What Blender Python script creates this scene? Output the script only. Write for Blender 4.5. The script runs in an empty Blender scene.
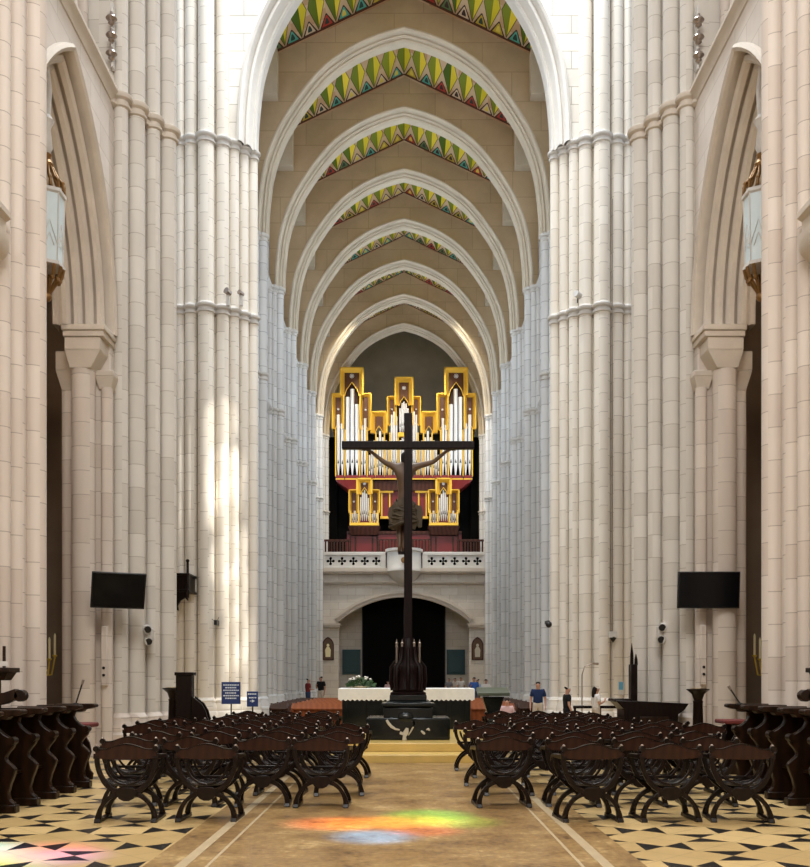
import bpy, bmesh, math, random
from mathutils import Vector, Matrix
random.seed(7)
C = bpy.context.scene.collection
PI = math.pi
EYE, F, CX, HY = 1.65, 950.0, 404.0, 678.0      # eye height, focal length in px, vanishing point


def at(px, py, Y):
    """point of the place seen at pixel (px, py) at distance Y"""
    return Vector(((px - CX) * Y / F, Y, EYE + (HY - py) * Y / F))


# ------------------------------------------------------------------ mesh builder
class MB:
    def __init__(s):
        s.v, s.f = [], []

    def add(s, vs, fs):
        o = len(s.v)
        s.v += [tuple(p) for p in vs]
        s.f += [tuple(i + o for i in f) for f in fs]
        return s

    def box(s, x0, x1, y0, y1, z0, z1):
        return s.add([(x0, y0, z0), (x1, y0, z0), (x1, y1, z0), (x0, y1, z0), (x0, y0, z1), (x1, y0, z1), (x1, y1, z1), (x0, y1, z1)],
                     [(0, 3, 2, 1), (4, 5, 6, 7), (0, 1, 5, 4), (1, 2, 6, 5), (2, 3, 7, 6), (3, 0, 4, 7)])

    def frustum(s, a, z0, b, z1):
        """a, b = (x0,x1,y0,y1) at z0 and z1"""
        return s.add([(a[0], a[2], z0), (a[1], a[2], z0), (a[1], a[3], z0), (a[0], a[3], z0), (b[0], b[2], z1), (b[1], b[2], z1), (b[1], b[3], z1), (b[0], b[3], z1)],
                     [(0, 3, 2, 1), (4, 5, 6, 7), (0, 1, 5, 4), (1, 2, 6, 5), (2, 3, 7, 6), (3, 0, 4, 7)])

    def prism(s, poly, a0, a1, mp):
        """poly [(u,v)], extruded a0..a1; mp(u,v,a) -> xyz"""
        n = len(poly)
        vs = [mp(u, v, a0) for u, v in poly] + [mp(u, v, a1) for u, v in poly]
        fs = [tuple(range(n))[::-1], tuple(range(n, 2 * n))] + [(i, (i + 1) % n, n + (i + 1) % n, n + i) for i in range(n)]
        return s.add(vs, fs)

    def tube(s, pts, radii, n=8, cap=True):
        pts = [Vector(p) for p in pts]
        if not isinstance(radii, (list, tuple)):
            radii = [radii] * len(pts)
        vs, fs = [], []
        ref = None
        for i, p in enumerate(pts):
            t = (pts[min(i + 1, len(pts) - 1)] - pts[max(i - 1, 0)]).normalized()
            if ref is None:
                ref = Vector((1, 0, 0)) if abs(t.x) < .9 else Vector((0, 1, 0))
            b = t.cross(ref).normalized()
            ref = b.cross(t).normalized()
            for k in range(n):
                a = 2 * PI * k / n
                vs.append(p + (ref * math.cos(a) + b * math.sin(a)) * radii[i])
        for i in range(len(pts) - 1):
            for k in range(n):
                k2 = (k + 1) % n
                fs.append((i * n + k, i * n + k2, (i + 1) * n + k2, (i + 1) * n + k))
        if cap:
            fs.append(tuple(range(n))[::-1])
            fs.append(tuple(range((len(pts) - 1) * n, len(pts) * n)))
        return s.add(vs, fs)

    def lathe(s, prof, c=(0, 0, 0), n=16, cap=True):
        vs, fs = [], []
        m = len(prof)
        for r, z in prof:
            for k in range(n):
                a = 2 * PI * (k + .5) / n
                vs.append((c[0] + r * math.cos(a), c[1] + r * math.sin(a), c[2] + z))
        for i in range(m - 1):
            for k in range(n):
                k2 = (k + 1) % n
                fs.append((i * n + k, i * n + k2, (i + 1) * n + k2, (i + 1) * n + k))
        if cap:
            fs.append(tuple(range(n))[::-1])
            fs.append(tuple(range((m - 1) * n, m * n)))
        return s.add(vs, fs)

    def ball(s, c, r, n=10, sq=(1, 1, 1)):
        m = n // 2 + 1
        pr = [(max(1e-4, math.sin(PI * i / m)), -math.cos(PI * i / m)) for i in range(m + 1)]
        t = MB().lathe(pr, (0, 0, 0), n)
        return s.add([(c[0] + x * r * sq[0], c[1] + y * r * sq[1], c[2] + z * r * sq[2]) for x, y, z in t.v], t.f)

    def ribbon(s, pts, w, a0, a1, mp):
        """plane curve with width w (number or list), extruded a0..a1"""
        n = len(pts)
        if not isinstance(w, (list, tuple)):
            w = [w] * n
        L, R = [], []
        for i in range(n):
            p, q = pts[max(i - 1, 0)], pts[min(i + 1, n - 1)]
            dx, dy = q[0] - p[0], q[1] - p[1]
            l = math.hypot(dx, dy) or 1
            nx, ny = -dy / l * w[i] / 2, dx / l * w[i] / 2
            L.append((pts[i][0] + nx, pts[i][1] + ny))
            R.append((pts[i][0] - nx, pts[i][1] - ny))
        vs = []
        for i in range(n):
            vs += [mp(*L[i], a0), mp(*R[i], a0), mp(*R[i], a1), mp(*L[i], a1)]
        fs = [(0, 1, 2, 3), (4 * n - 1, 4 * n - 2, 4 * n - 3, 4 * n - 4)]
        for i in range(n - 1):
            for k in range(4):
                k2 = (k + 1) % 4
                fs.append((4 * i + k, 4 * i + 4 + k, 4 * i + 4 + k2, 4 * i + k2))
        return s.add(vs, fs)

    def build(s, name, mat, parent=None, sharp=35, bevel=0):
        me = bpy.data.meshes.new(name)
        me.from_pydata(s.v, [], s.f)
        bm = bmesh.new()
        bm.from_mesh(me)
        bmesh.ops.recalc_face_normals(bm, faces=bm.faces)
        bm.to_mesh(me)
        bm.free()
        me.shade_smooth()
        me.set_sharp_from_angle(angle=math.radians(sharp))
        me.materials.append(mat)
        o = bpy.data.objects.new(name, me)
        C.objects.link(o)
        if parent:
            o.parent = parent
        if bevel:
            b = o.modifiers.new('bevel', 'BEVEL')
            b.width = bevel
            b.segments = 2
            b.limit_method = 'ANGLE'
        return o


XZ = lambda u, v, a: (u, a, v)      # plane facing the camera, extruded in depth
YZ = lambda u, v, a: (a, u, v)      # side plane, extruded across
XY = lambda u, v, a: (u, v, a)      # plan, extruded upward


def tag(o, label, cat, group=None, kind=None):
    o['label'] = label
    o['category'] = cat
    if group:
        o['group'] = group
    if kind:
        o['kind'] = kind
    return o


def thing(name, label, cat, loc=(0, 0, 0), rz=0, group=None, kind=None):
    o = bpy.data.objects.new(name, None)
    o.empty_display_size = .2
    C.objects.link(o)
    o.location = loc
    o.rotation_euler = (0, 0, rz)
    return tag(o, label, cat, group, kind)


def copy_tree(o, parent=None):
    c = o.copy()
    C.objects.link(c)
    c.parent = parent
    for ch in list(o.children):
        copy_tree(ch, c)
    return c


ORD = ['first', 'second', 'third', 'fourth', 'fifth', 'sixth', 'seventh', 'eighth', 'ninth', 'tenth', 'eleventh', 'twelfth']


# ------------------------------------------------------------------ node expressions
class E:
    nt = None

    def __init__(s, x):
        s.x = x

    @staticmethod
    def op(kind, *a):
        n = E.nt.nodes.new('ShaderNodeMath')
        n.operation = kind
        for i, q in enumerate(a):
            if isinstance(q, E):
                E.nt.links.new(q.x, n.inputs[i])
            else:
                n.inputs[i].default_value = q
        return E(n.outputs[0])

    def __add__(s, o): return E.op('ADD', s, o)
    def __radd__(s, o): return E.op('ADD', o, s)
    def __sub__(s, o): return E.op('SUBTRACT', s, o)
    def __rsub__(s, o): return E.op('SUBTRACT', o, s)
    def __mul__(s, o): return E.op('MULTIPLY', s, o)
    def __rmul__(s, o): return E.op('MULTIPLY', o, s)
    def __truediv__(s, o): return E.op('DIVIDE', s, o)
    def __lt__(s, o): return E.op('LESS_THAN', s, o)
    def __gt__(s, o): return E.op('GREATER_THAN', s, o)
    def abs(s): return E.op('ABSOLUTE', s)
    def floor(s): return E.op('FLOOR', s)
    def fract(s): return E.op('FRACT', s)
    def mod(s, k): return E.op('FLOORED_MODULO', s, k)


def new_mat(name, rough=.6, metal=0., spec=.5):
    m = bpy.data.materials.new(name)
    m.use_nodes = True
    nt = m.node_tree
    b = nt.nodes['Principled BSDF']
    b.inputs['Roughness'].default_value = rough
    b.inputs['Metallic'].default_value = metal
    b.inputs['Specular IOR Level'].default_value = spec
    E.nt = nt
    return m, nt, b


def vmath(nt, x, y, z):
    n = nt.nodes.new('ShaderNodeCombineXYZ')
    for i, q in enumerate((x, y, z)):
        if isinstance(q, E):
            nt.links.new(q.x, n.inputs[i])
        else:
            n.inputs[i].default_value = q
    return n.outputs[0]


def white(nt, x, y, z=0.):
    n = nt.nodes.new('ShaderNodeTexWhiteNoise')
    n.noise_dimensions = '3D'
    nt.links.new(vmath(nt, x, y, z), n.inputs['Vector'])
    return E(n.outputs['Value'])


def pos(nt, obj=False):
    if obj:
        g = nt.nodes.new('ShaderNodeTexCoord').outputs['Object']
    else:
        g = nt.nodes.new('ShaderNodeNewGeometry').outputs['Position']
    sp = nt.nodes.new('ShaderNodeSeparateXYZ')
    nt.links.new(g, sp.inputs[0])
    return g, E(sp.outputs[0]), E(sp.outputs[1]), E(sp.outputs[2])


def noise(nt, vec, scale, detail=4, rough=.6):
    n = nt.nodes.new('ShaderNodeTexNoise')
    n.inputs['Scale'].default_value = scale
    n.inputs['Detail'].default_value = detail
    n.inputs['Roughness'].default_value = rough
    if vec is not None:
        nt.links.new(vec, n.inputs['Vector'])
    return E(n.outputs['Fac'])


def mix(nt, fac, a, b):
    n = nt.nodes.new('ShaderNodeMix')
    n.data_type = 'RGBA'
    for sock, q in ((n.inputs[0], fac), (n.inputs[6], a), (n.inputs[7], b)):
        if isinstance(q, E):
            nt.links.new(q.x, sock)
        elif isinstance(q, bpy.types.NodeSocket):
            nt.links.new(q, sock)
        elif isinstance(q, (tuple, list)):
            sock.default_value = (*q, 1) if len(q) == 3 else q
        else:
            sock.default_value = q
    return n.outputs[2]


def ramp(nt, fac, stops, const=False):
    n = nt.nodes.new('ShaderNodeValToRGB')
    n.color_ramp.interpolation = 'CONSTANT' if const else 'LINEAR'
    el = n.color_ramp.elements
    while len(el) < len(stops):
        el.new(.5)
    for e, (p, c) in zip(el, stops):
        e.position = p
        e.color = (*c, 1)
    nt.links.new(fac.x, n.inputs[0])
    return n.outputs[0]


def bump(nt, b, h, strength, dist=.02):
    n = nt.nodes.new('ShaderNodeBump')
    n.inputs['Strength'].default_value = strength
    n.inputs['Distance'].default_value = dist
    nt.links.new(h.x, n.inputs['Height'])
    nt.links.new(n.outputs[0], b.inputs['Normal'])


def plain(name, col, rough=.6, metal=0., var=.25, scale=6, spec=.5, bmp=0.):
    """one colour with a slight grain"""
    m, nt, b = new_mat(name, rough, metal, spec)
    g, x, y, z = pos(nt, True)
    f = noise(nt, g, scale)
    dark = tuple(c * (1 - var) for c in col)
    light = tuple(min(1, c * (1 + var * .6)) for c in col)
    nt.links.new(mix(nt, f, dark, light), b.inputs['Base Color'])
    if bmp:
        bump(nt, b, f, bmp)
    return m


def glow(name, col, strength):
    m, nt, b = new_mat(name)
    b.inputs['Base Color'].default_value = (*col, 1)
    b.inputs['Emission Color'].default_value = (*col, 1)
    b.inputs['Emission Strength'].default_value = strength
    return m


def stone_courses(name, a, b_, line, course=.42, cell=.5, wid=.035, rough=.75):
    """drum and block courses: thin horizontal joints, each block its own tone"""
    m, nt, b = new_mat(name, rough, spec=.25)
    g, x, y, z = pos(nt)
    cx, cy = (x / cell).floor(), (y / cell).floor()
    h = z / course + white(nt, cx, cy, 3.) * 1.0
    tone = white(nt, cx, cy, h.floor())
    st = noise(nt, g, .7, 5)
    col = mix(nt, tone * .6 + st * .4, a, b_)
    ln = h.fract() < wid
    col = mix(nt, ln * .65, col, line)
    nt.links.new(col, b.inputs['Base Color'])
    bump(nt, b, noise(nt, g, 9, 4), .12)
    return m


def stone_bricks(name, a, b_, line, w=1.0, h=.42, rough=.75, mort=.012):
    m, nt, b = new_mat(name, rough, spec=.25)
    g, x, y, z = pos(nt)
    t = nt.nodes.new('ShaderNodeTexBrick')
    t.inputs['Scale'].default_value = 1
    t.inputs['Brick Width'].default_value = w
    t.inputs['Row Height'].default_value = h
    t.inputs['Mortar Size'].default_value = mort
    t.inputs['Mortar Smooth'].default_value = .1
    t.inputs['Bias'].default_value = 0
    t.inputs['Color1'].default_value = (*a, 1)
    t.inputs['Color2'].default_value = (*b_, 1)
    t.inputs['Mortar'].default_value = (*line, 1)
    nt.links.new(vmath(nt, x + y, z, 0.), t.inputs['Vector'])
    st = noise(nt, g, .6, 5)
    d = nt.nodes.new('ShaderNodeMix')
    d.data_type = 'RGBA'
    d.blend_type = 'MULTIPLY'
    d.inputs[0].default_value = 1
    nt.links.new(t.outputs['Color'], d.inputs[6])
    nt.links.new(ramp(nt, st, [(.3, (.82, .80, .78)), (.65, (1, 1, 1))]), d.inputs[7])
    nt.links.new(d.outputs[2], b.inputs['Base Color'])
    bump(nt, b, noise(nt, g, 9, 4), .12)
    return m


def wood(name, a, b_, rough=.3, scale=3, spec=.22):
    m, nt, b = new_mat(name, rough, spec=spec)
    g, x, y, z = pos(nt, True)
    n = nt.nodes.new('ShaderNodeTexWave')
    n.inputs['Scale'].default_value = scale
    n.inputs['Distortion'].default_value = 6
    n.inputs['Detail'].default_value = 3
    nt.links.new(g, n.inputs['Vector'])
    f = E(n.outputs['Fac']) * .6 + noise(nt, g, 5) * .4
    nt.links.new(mix(nt, f, a, b_), b.inputs['Base Color'])
    return m


M = {}
# limestone of the choir (pinkish cream), of the crossing (white), of the nave (cool white)
M['choir_shaft'] = stone_courses('choir_limestone_drums', (.58, .495, .43), (.74, .67, .60), (.30, .24, .20), course=.5, wid=.026)
M['choir_wall'] = stone_bricks('choir_limestone_blocks', (.70, .64, .58), (.76, .70, .64), (.60, .54, .48), h=.5, w=1.2)
M['pier_shaft'] = stone_courses('pier_limestone_drums', (.565, .525, .47), (.725, .69, .635), (.30, .25, .20), course=.5, wid=.026)
M['cross_molding'] = plain('white_moulded_stone', (.80, .77, .72), .7, var=.12, scale=2, spec=.25)
M['gallery_wall'] = stone_bricks('gallery_stone_blocks', (.66, .60, .52), (.74, .69, .62), (.50, .44, .38), h=.5, w=1.2, mort=.012)
M['cross_shaft'] = stone_courses('crossing_limestone_drums', (.70, .64, .55), (.84, .79, .71), (.36, .31, .26), course=.62, wid=.03)
M['cross_wall'] = stone_bricks('crossing_limestone_blocks', (.78, .74, .67), (.86, .83, .77), (.5, .46, .4), h=.6, w=1.3, mort=.015)
M['nave_shaft'] = stone_courses('nave_limestone_drums', (.62, .61, .60), (.76, .76, .75), (.30, .29, .29), course=.7, wid=.04)
M['nave_wall'] = stone_bricks('nave_limestone_blocks', (.66, .65, .64), (.74, .73, .72), (.42, .40, .39), h=.6, w=1.2, mort=.02)
M['molding'] = plain('moulded_limestone', (.62, .55, .47), .7, var=.2, scale=2, spec=.25)
M['molding_cool'] = plain('moulded_limestone_cool', (.66, .635, .60), .7, var=.15, scale=2, spec=.25)
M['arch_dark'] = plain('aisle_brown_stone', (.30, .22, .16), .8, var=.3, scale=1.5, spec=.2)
M['arch_stone'] = plain('vault_arch_stone', (.66, .58, .46), .7, var=.2, scale=1.2, spec=.25)
M['vault_tan'] = stone_bricks('vault_tan_stone', (.58, .45, .29), (.64, .50, .33), (.50, .38, .24), w=2.4, h=1.2, mort=.02)
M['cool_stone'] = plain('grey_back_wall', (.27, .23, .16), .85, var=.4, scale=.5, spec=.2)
M['walnut'] = wood('dark_walnut', (.004, .0022, .0016), (.012, .0052, .0033), .28)
M['walnut_board'] = wood('brown_walnut_board', (.016, .0055, .003), (.040, .0145, .0075), .33)
M['leather'] = plain('black_leather', (.03, .026, .025), .22, var=.4, scale=8)
M['stall_wood'] = wood('stall_oak', (.008, .004, .0022), (.028, .012, .0055), .33, 2)
M['pew_wood'] = wood('pew_mahogany', (.14, .036, .012), (.24, .068, .022), .28, 2)
M['cross_wood'] = wood('cross_timber', (.004, .0022, .002), (.012, .0045, .004), .45, spec=.12)
M['brass'] = plain('aged_brass', (.75, .62, .42), .3, .9, .2)
M['stud'] = plain('worn_metal_boss', (.36, .30, .26), .3, .7, .2)
M['gold'] = plain('gilded_wood', (.88, .55, .07), .35, .5, .2, 1.2)
M['gold_panel'] = plain('gilded_carved_panel', (.10, .032, .007), .45, .2, .5, 3, bmp=.6)
M['silver'] = plain('organ_pipe_tin', (.74, .73, .73), .4, .35, .06, 2)
M['red_case'] = plain('organ_red_case', (.19, .010, .012), .4, 0, .35, 1)
M['loft_wood'] = wood('loft_dark_wood', (.03, .012, .008), (.09, .03, .02), .45, 1)
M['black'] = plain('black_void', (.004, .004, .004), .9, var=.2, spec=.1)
M['screen'] = plain('screen_black', (.004, .004, .005), .15, var=.2, spec=.5)
M['plastic'] = plain('black_plastic', (.012, .012, .013), .4)
M['white_metal'] = plain('white_metal', (.65, .63, .60), .4)
M['teal'] = plain('teal_door_paint', (.008, .055, .065), .5, var=.3)
M['linen'] = plain('white_linen', (.86, .86, .83), .85, var=.15, scale=10)
M['black_marble'] = plain('black_marble', (.006, .008, .0075), .16, var=.8, scale=3, spec=.4)
M['pale_marble'] = plain('pale_marble', (.55, .50, .40), .35, var=.2)
M['leaf'] = plain('green_leaves', (.035, .10, .02), .6, var=.6, scale=20)
M['petal'] = plain('white_petals', (.75, .70, .60), .7)
M['blue'] = plain('blue_sign', (.018, .04, .16), .4, var=.1)
M['blue_light'] = plain('light_blue_paper', (.12, .40, .62), .6, var=.2)
M['white_ink'] = plain('white_lettering', (.72, .78, .85), .6, var=.05)
M['carved_flesh'] = plain('weathered_figure', (.125, .07, .036), .5, var=.5, scale=5)
M['loincloth'] = plain('faded_cloth', (.075, .054, .03), .75, var=.5, scale=7)
M['skin'] = plain('skin', (.48, .26, .18), .55, var=.1)
M['hair'] = plain('dark_hair', (.015, .010, .008), .6)
M['red_pad'] = plain('red_velvet', (.13, .018, .014), .8)
M['lantern_glass'] = plain('milky_lantern_glass', (.66, .78, .82), .25, var=.08)
M['gilt_iron'] = plain('gilt_iron', (.28, .15, .05), .4, .7, .4, 8)
M['icon_paint'] = plain('icon_painting', (.11, .05, .02), .5, var=.8, scale=2)
M['wax'] = plain('candle_wax', (.85, .75, .45), .5, var=.1)
M['yellow_gilt'] = plain('bright_gilt', (.75, .52, .06), .35, .4, .2)


def cloth(name, col):
    return plain(name, col, .85, var=.2, scale=8, spec=.2)


# marble lozenges with black triangles
def floor_mat():
    m, nt, b = new_mat('marble_lozenges', .28, spec=.4)
    g, x, y, z = pos(nt)
    p, q = .51, .49
    u, v = x / p + 100.0, y / q + 100.0
    # nearest lattice vertex with i+j even
    s, d = (u + v) * .5, (u - v) * .5
    rs, rd = (s + .5).floor(), (d + .5).floor()
    i, j = rs + rd, rs - rd
    dx, dy = (u - i).abs() * p, (v - j).abs() * q
    vert = i.mod(2.0) < .5
    hv = (dx < dy * .95) * (dy < .235)
    hh = (dy < dx * .95) * (dx < .235)
    blk = vert * hv + (1.0 - vert) * hh
    n = noise(nt, g, 2.2, 6)
    tone = white(nt, (u * .5 + v * .5).floor(), (u * .5 - v * .5).floor(), 0.)
    cream = mix(nt, n * .5 + tone * .5, (.40, .26, .10), (.70, .50, .23))
    joint = ((s + .5).fract() - .5).abs() > .492
    joint2 = ((d + .5).fract() - .5).abs() > .492
    cream = mix(nt, E.op('MAXIMUM', joint, joint2) * .5, cream, (.2, .14, .08))
    nt.links.new(mix(nt, blk, cream, (.012, .010, .009)), b.inputs['Base Color'])
    return m


def lane_mat():
    m, nt, b = new_mat('ochre_marble_lane', .32, spec=.4)
    g, x, y, z = pos(nt)
    n = noise(nt, g, 1.3, 8, .7)
    n2 = noise(nt, g, 14, 4, .6)
    c = ramp(nt, n * .65 + n2 * .35, [(.36, (.09, .05, .022)), (.47, (.26, .15, .055)), (.55, (.34, .21, .08)), (.66, (.58, .41, .19))])
    gx, gy = ((x + 50.0) / 1.3).fract(), (y / 1.3).fract()
    jt = E.op('MAXIMUM', (gx < .012), (gy < .012))
    c = mix(nt, jt * .25, c, (.16, .10, .05))
    nt.links.new(c, b.inputs['Base Color'])
    return m


def painted_ceiling():
    """painted coffers: green and yellow blades, small motif triangles at their feet"""
    m, nt, b = new_mat('painted_timber_ceiling', .6, spec=.2)
    g, x, y, z = pos(nt)
    u = x / .69 + 100.5
    cu, fu = u.floor(), u.fract() - .5
    v = ((y - 38.7) / 5.35).fract()             # 0 near arch .. 1 next arch
    vv = 1.0 - v                                # measured from the far arch
    # blade: lens centred at vv = .24, half length .22
    t = ((vv - .29) / .26).abs()
    wdt = (1.0 - t) * .46
    blade = fu.abs() < wdt
    gr = mix(nt, white(nt, cu, 2.), (.07, .13, .01), (.24, .28, .02))
    ye = mix(nt, white(nt, cu, 5.), (.62, .52, .02), (.85, .66, .05))
    col = mix(nt, fu > .04, gr, ye)
    bgd = mix(nt, white(nt, (u * .5).floor(), (v * 9.0).floor()), (.50, .30, .16), (.62, .46, .30))
    col = mix(nt, blade, bgd, col)
    col = mix(nt, ((fu.abs() - wdt).abs() < .022) * .8, col, (.03, .03, .01))
    # triangles between the blades, at the foot
    u2 = u + .5
    c2, f2 = u2.floor(), u2.fract() - .5
    tri = (f2.abs() < (.17 - vv) * 2.9) * (vv < .16)
    tin = (f2.abs() < (.13 - vv) * 1.9) * (vv < .11) * (vv > .045)
    tcol = ramp(nt, white(nt, c2, (y / 5.35).floor(), 7.), [(0, (.55, .40, .05)), (.2, (.50, .05, .04)), (.4, (.10, .42, .34)), (.6, (.70, .55, .40)), (.8, (.12, .20, .08))], True)
    tdot = ramp(nt, white(nt, c2, 1., 3.), [(0, (.03, .06, .05)), (.4, (.75, .62, .10)), (.7, (.05, .03, .03))], True)
    col = mix(nt, tri, col, (.05, .03, .02))
    tri2 = (f2.abs() < (.15 - vv) * 2.6) * (vv < .14) * (vv > .03)
    col = mix(nt, tri2, col, tcol)
    col = mix(nt, tin * (f2.abs() < .12), col, tdot)
    col = mix(nt, vv < .022, col, (.10, .03, .015))
    nt.links.new(col, b.inputs['Base Color'])
    return m


M['floor'] = floor_mat()
M['lane'] = lane_mat()
M['ceiling'] = painted_ceiling()
M['lane_border'] = plain('pale_border_marble', (.52, .40, .24), .3, var=.25, scale=3)
M['step_marble'] = plain('yellow_step_marble', (.62, .43, .13), .3, var=.35, scale=2)
M['window_light'] = glow('daylit_clear_glass', (.80, .90, 1.0), 3.2)
# ------------------------------------------------------------------ architecture
def arch_pts(a, rise, d=0., n=14):
    """pointed arch, half span a, offset inward by d: list from right foot over the apex to left foot"""
    r = (rise * rise + a * a) / (2 * a)
    c = a - r
    r -= d
    th = math.acos(max(-1, min(1, -c / r)))
    half = [(c + r * math.cos(th * i / n), r * math.sin(th * i / n)) for i in range(n + 1)]
    half[-1] = (0, half[-1][1])
    return half + [(-x, z) for x, z in half[-2::-1]]


SHAPE = [(1, -.2), (1, 0), (.992, .148), (.95, .347), (.833, .550), (.617, .765), (.42, .882), (.21, .957), (0, 1.0), (-.21, 1.03)]


def low_arch(a, rise, d=0., n=14):
    """four-centred arch, quick at the haunches and nearly straight to a blunt point"""
    half = []
    m = len(SHAPE) - 3
    for i in range(n + 1):
        s = i / n * m
        k = min(int(s), m - 1)
        f = s - k
        p = [Vector(SHAPE[k + j]) for j in range(4)]
        q = .5 * (2 * p[1] + (p[2] - p[0]) * f + (2 * p[0] - 5 * p[1] + 4 * p[2] - p[3]) * f * f + (3 * p[1] - p[0] - 3 * p[2] + p[3]) * f ** 3)
        half.append(Vector((q.x * a, q.y * rise)))
    out = []
    for i, q in enumerate(half):
        t = half[min(i + 1, n)] - half[max(i - 1, 0)]
        t.normalize()
        nx, nz = t.y, -t.x
        if i == 0:
            o = (q.x - d, 0)
        elif i == n:
            o = (0, q.y - d / max(.3, abs(t.x)))
        else:
            o = (max(0.001, q.x - nx * d), q.y - nz * d)
        out.append(o)
    return out + [(-x, z) for x, z in out[-2::-1]]


def sweep_arch(mb, prof, a, rise, zs, zb, mp, n=14, fn=None):
    paths = []
    for d, t in prof:
        p = [(x, z + zs) for x, z in (fn or arch_pts)(a, rise, d, n)]
        if zb < zs:
            p = [(a - d, zb)] + p + [(-(a - d), zb)]
        paths.append([mp(x, z, t) for x, z in p])
    k = len(paths[0])
    vs = [q for p in paths for q in p]
    fs = [(i * k + j, i * k + j + 1, (i + 1) * k + j + 1, (i + 1) * k + j) for i in range(len(prof) - 1) for j in range(k - 1)]
    mb.add(vs, fs)


def wall_arch(mb, u0, u1, z0, ztop, curve, t0, t1, mp):
    """slab with an arched opening; curve runs from right foot to left foot; ztop(u)"""
    zt = ztop if callable(ztop) else (lambda u: ztop)
    ur, ul = curve[0][0], curve[-1][0]
    for t in (t0, t1):
        for a, b in ((u0, ul), (ur, u1)):
            if b - a > 1e-6:
                mb.add([mp(a, z0, t), mp(b, z0, t), mp(b, zt(b), t), mp(a, zt(a), t)], [(0, 1, 2, 3)])
        for (ua, za), (ub, zb) in zip(curve, curve[1:]):
            mb.add([mp(ua, za, t), mp(ub, zb, t), mp(ub, zt(ub), t), mp(ua, zt(ua), t)], [(0, 1, 2, 3)])
        # jamb strips between foot and spring are open
    full = [(ur, z0)] + list(curve) + [(ul, z0)]
    for (ua, za), (ub, zb) in zip(full, full[1:]):
        if abs(ua - ub) + abs(za - zb) > 1e-6:
            mb.add([mp(ua, za, t0), mp(ub, zb, t0), mp(ub, zb, t1), mp(ua, za, t1)], [(0, 1, 2, 3)])
    for u in (u0, u1):
        mb.add([mp(u, z0, t0), mp(u, zt(u), t0), mp(u, zt(u), t1), mp(u, z0, t1)], [(0, 1, 2, 3)])
    us = sorted({u0, u1} | {c[0] for c in curve})
    for ua, ub in zip(us, us[1:]):
        mb.add([mp(ua, zt(ua), t0), mp(ub, zt(ub), t0), mp(ub, zt(ub), t1), mp(ua, zt(ua), t1)], [(0, 1, 2, 3)])


def ring(r):
    return [(r - .01, -.25), (r + .045, -.22), (r + .05, -.17), (r + .008, -.145), (r + .008, -.085), (r + .075, -.05), (r + .095, -.01), (r + .09, .04), (r + .03, .06), (r - .01, .12)]


def struct(o, label, cat):
    return tag(o, label, cat, kind='structure')


SIDE = {-1: 'left', 1: 'right'}


def shaft_set(mb, shafts, z0, z1):
    for x, y, r in shafts:
        mb.lathe([(r, z0), (r, z1)], (x, y, 0), 18, cap=True)


def cornice(name, shafts, z, mat, parent, sc=1.0):
    mb = MB()
    for x, y, r in shafts:
        mb.lathe([(r + (a - r) * sc, b * sc) for a, b in ring(r)], (x, y, z), 18)
    for (x, y, r), (x2, y2, r2) in zip(shafts, shafts[1:]):       # straight runs between the rings
        d = Vector((x2 - x, y2 - y, 0))
        n = Vector((d.y, -d.x, 0)).normalized() * .10
        for zz0, zz1, k in ((-.2, -.1, .6), (-.06, .08, 1.0)):
            mb.add([Vector((x, y, z + zz0)) + n * k, Vector((x2, y2, z + zz0)) + n * k, Vector((x2, y2, z + zz0)) - n * k, Vector((x, y, z + zz0)) - n * k,
                    Vector((x, y, z + zz1)) + n * k, Vector((x2, y2, z + zz1)) + n * k, Vector((x2, y2, z + zz1)) - n * k, Vector((x, y, z + zz1)) - n * k],
                   [(0, 3, 2, 1), (4, 5, 6, 7), (0, 1, 5, 4), (1, 2, 6, 5), (2, 3, 7, 6), (3, 0, 4, 7)])
    return mb.build(name, mat, parent)


def base_rings(shafts, parent, mat, h=.55):
    mb = MB()
    for x, y, r in shafts:
        mb.lathe([(r + .14, 0), (r + .14, h * .5), (r + .10, h * .56), (r + .11, h * .66), (r + .05, h * .8), (r + .06, h * .9), (r, h)], (x, y, 0), 18)
    return mb.build('plinth', mat, parent)


# floor
o = MB().box(-17, 17, -6, 78, -.3, 0).build('floor', M['floor'])
struct(o, 'cream marble floor laid in lozenges with small black triangles', 'floor')
o = MB().box(-2.28, 2.12, -6, 18.4, 0, .006).build('floor_lane', M['lane'])
struct(o, 'ochre polished marble lane down the middle of the choir', 'floor')
mb = MB()
for x in (-1.95, 1.78):
    mb.box(x - .05, x + .05, -6, 18.4, .006, .008)
for x in (-1.72, 1.56):
    mb.box(x - .015, x + .015, -6, 18.4, .006, .008)
o = mb.build('floor_border', M['lane_border'])
struct(o, 'pale inlaid lines along both edges of the ochre lane', 'floor')

STR1, STR2 = EYE + 12.4, EYE + 18.05          # the two string course levels

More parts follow.
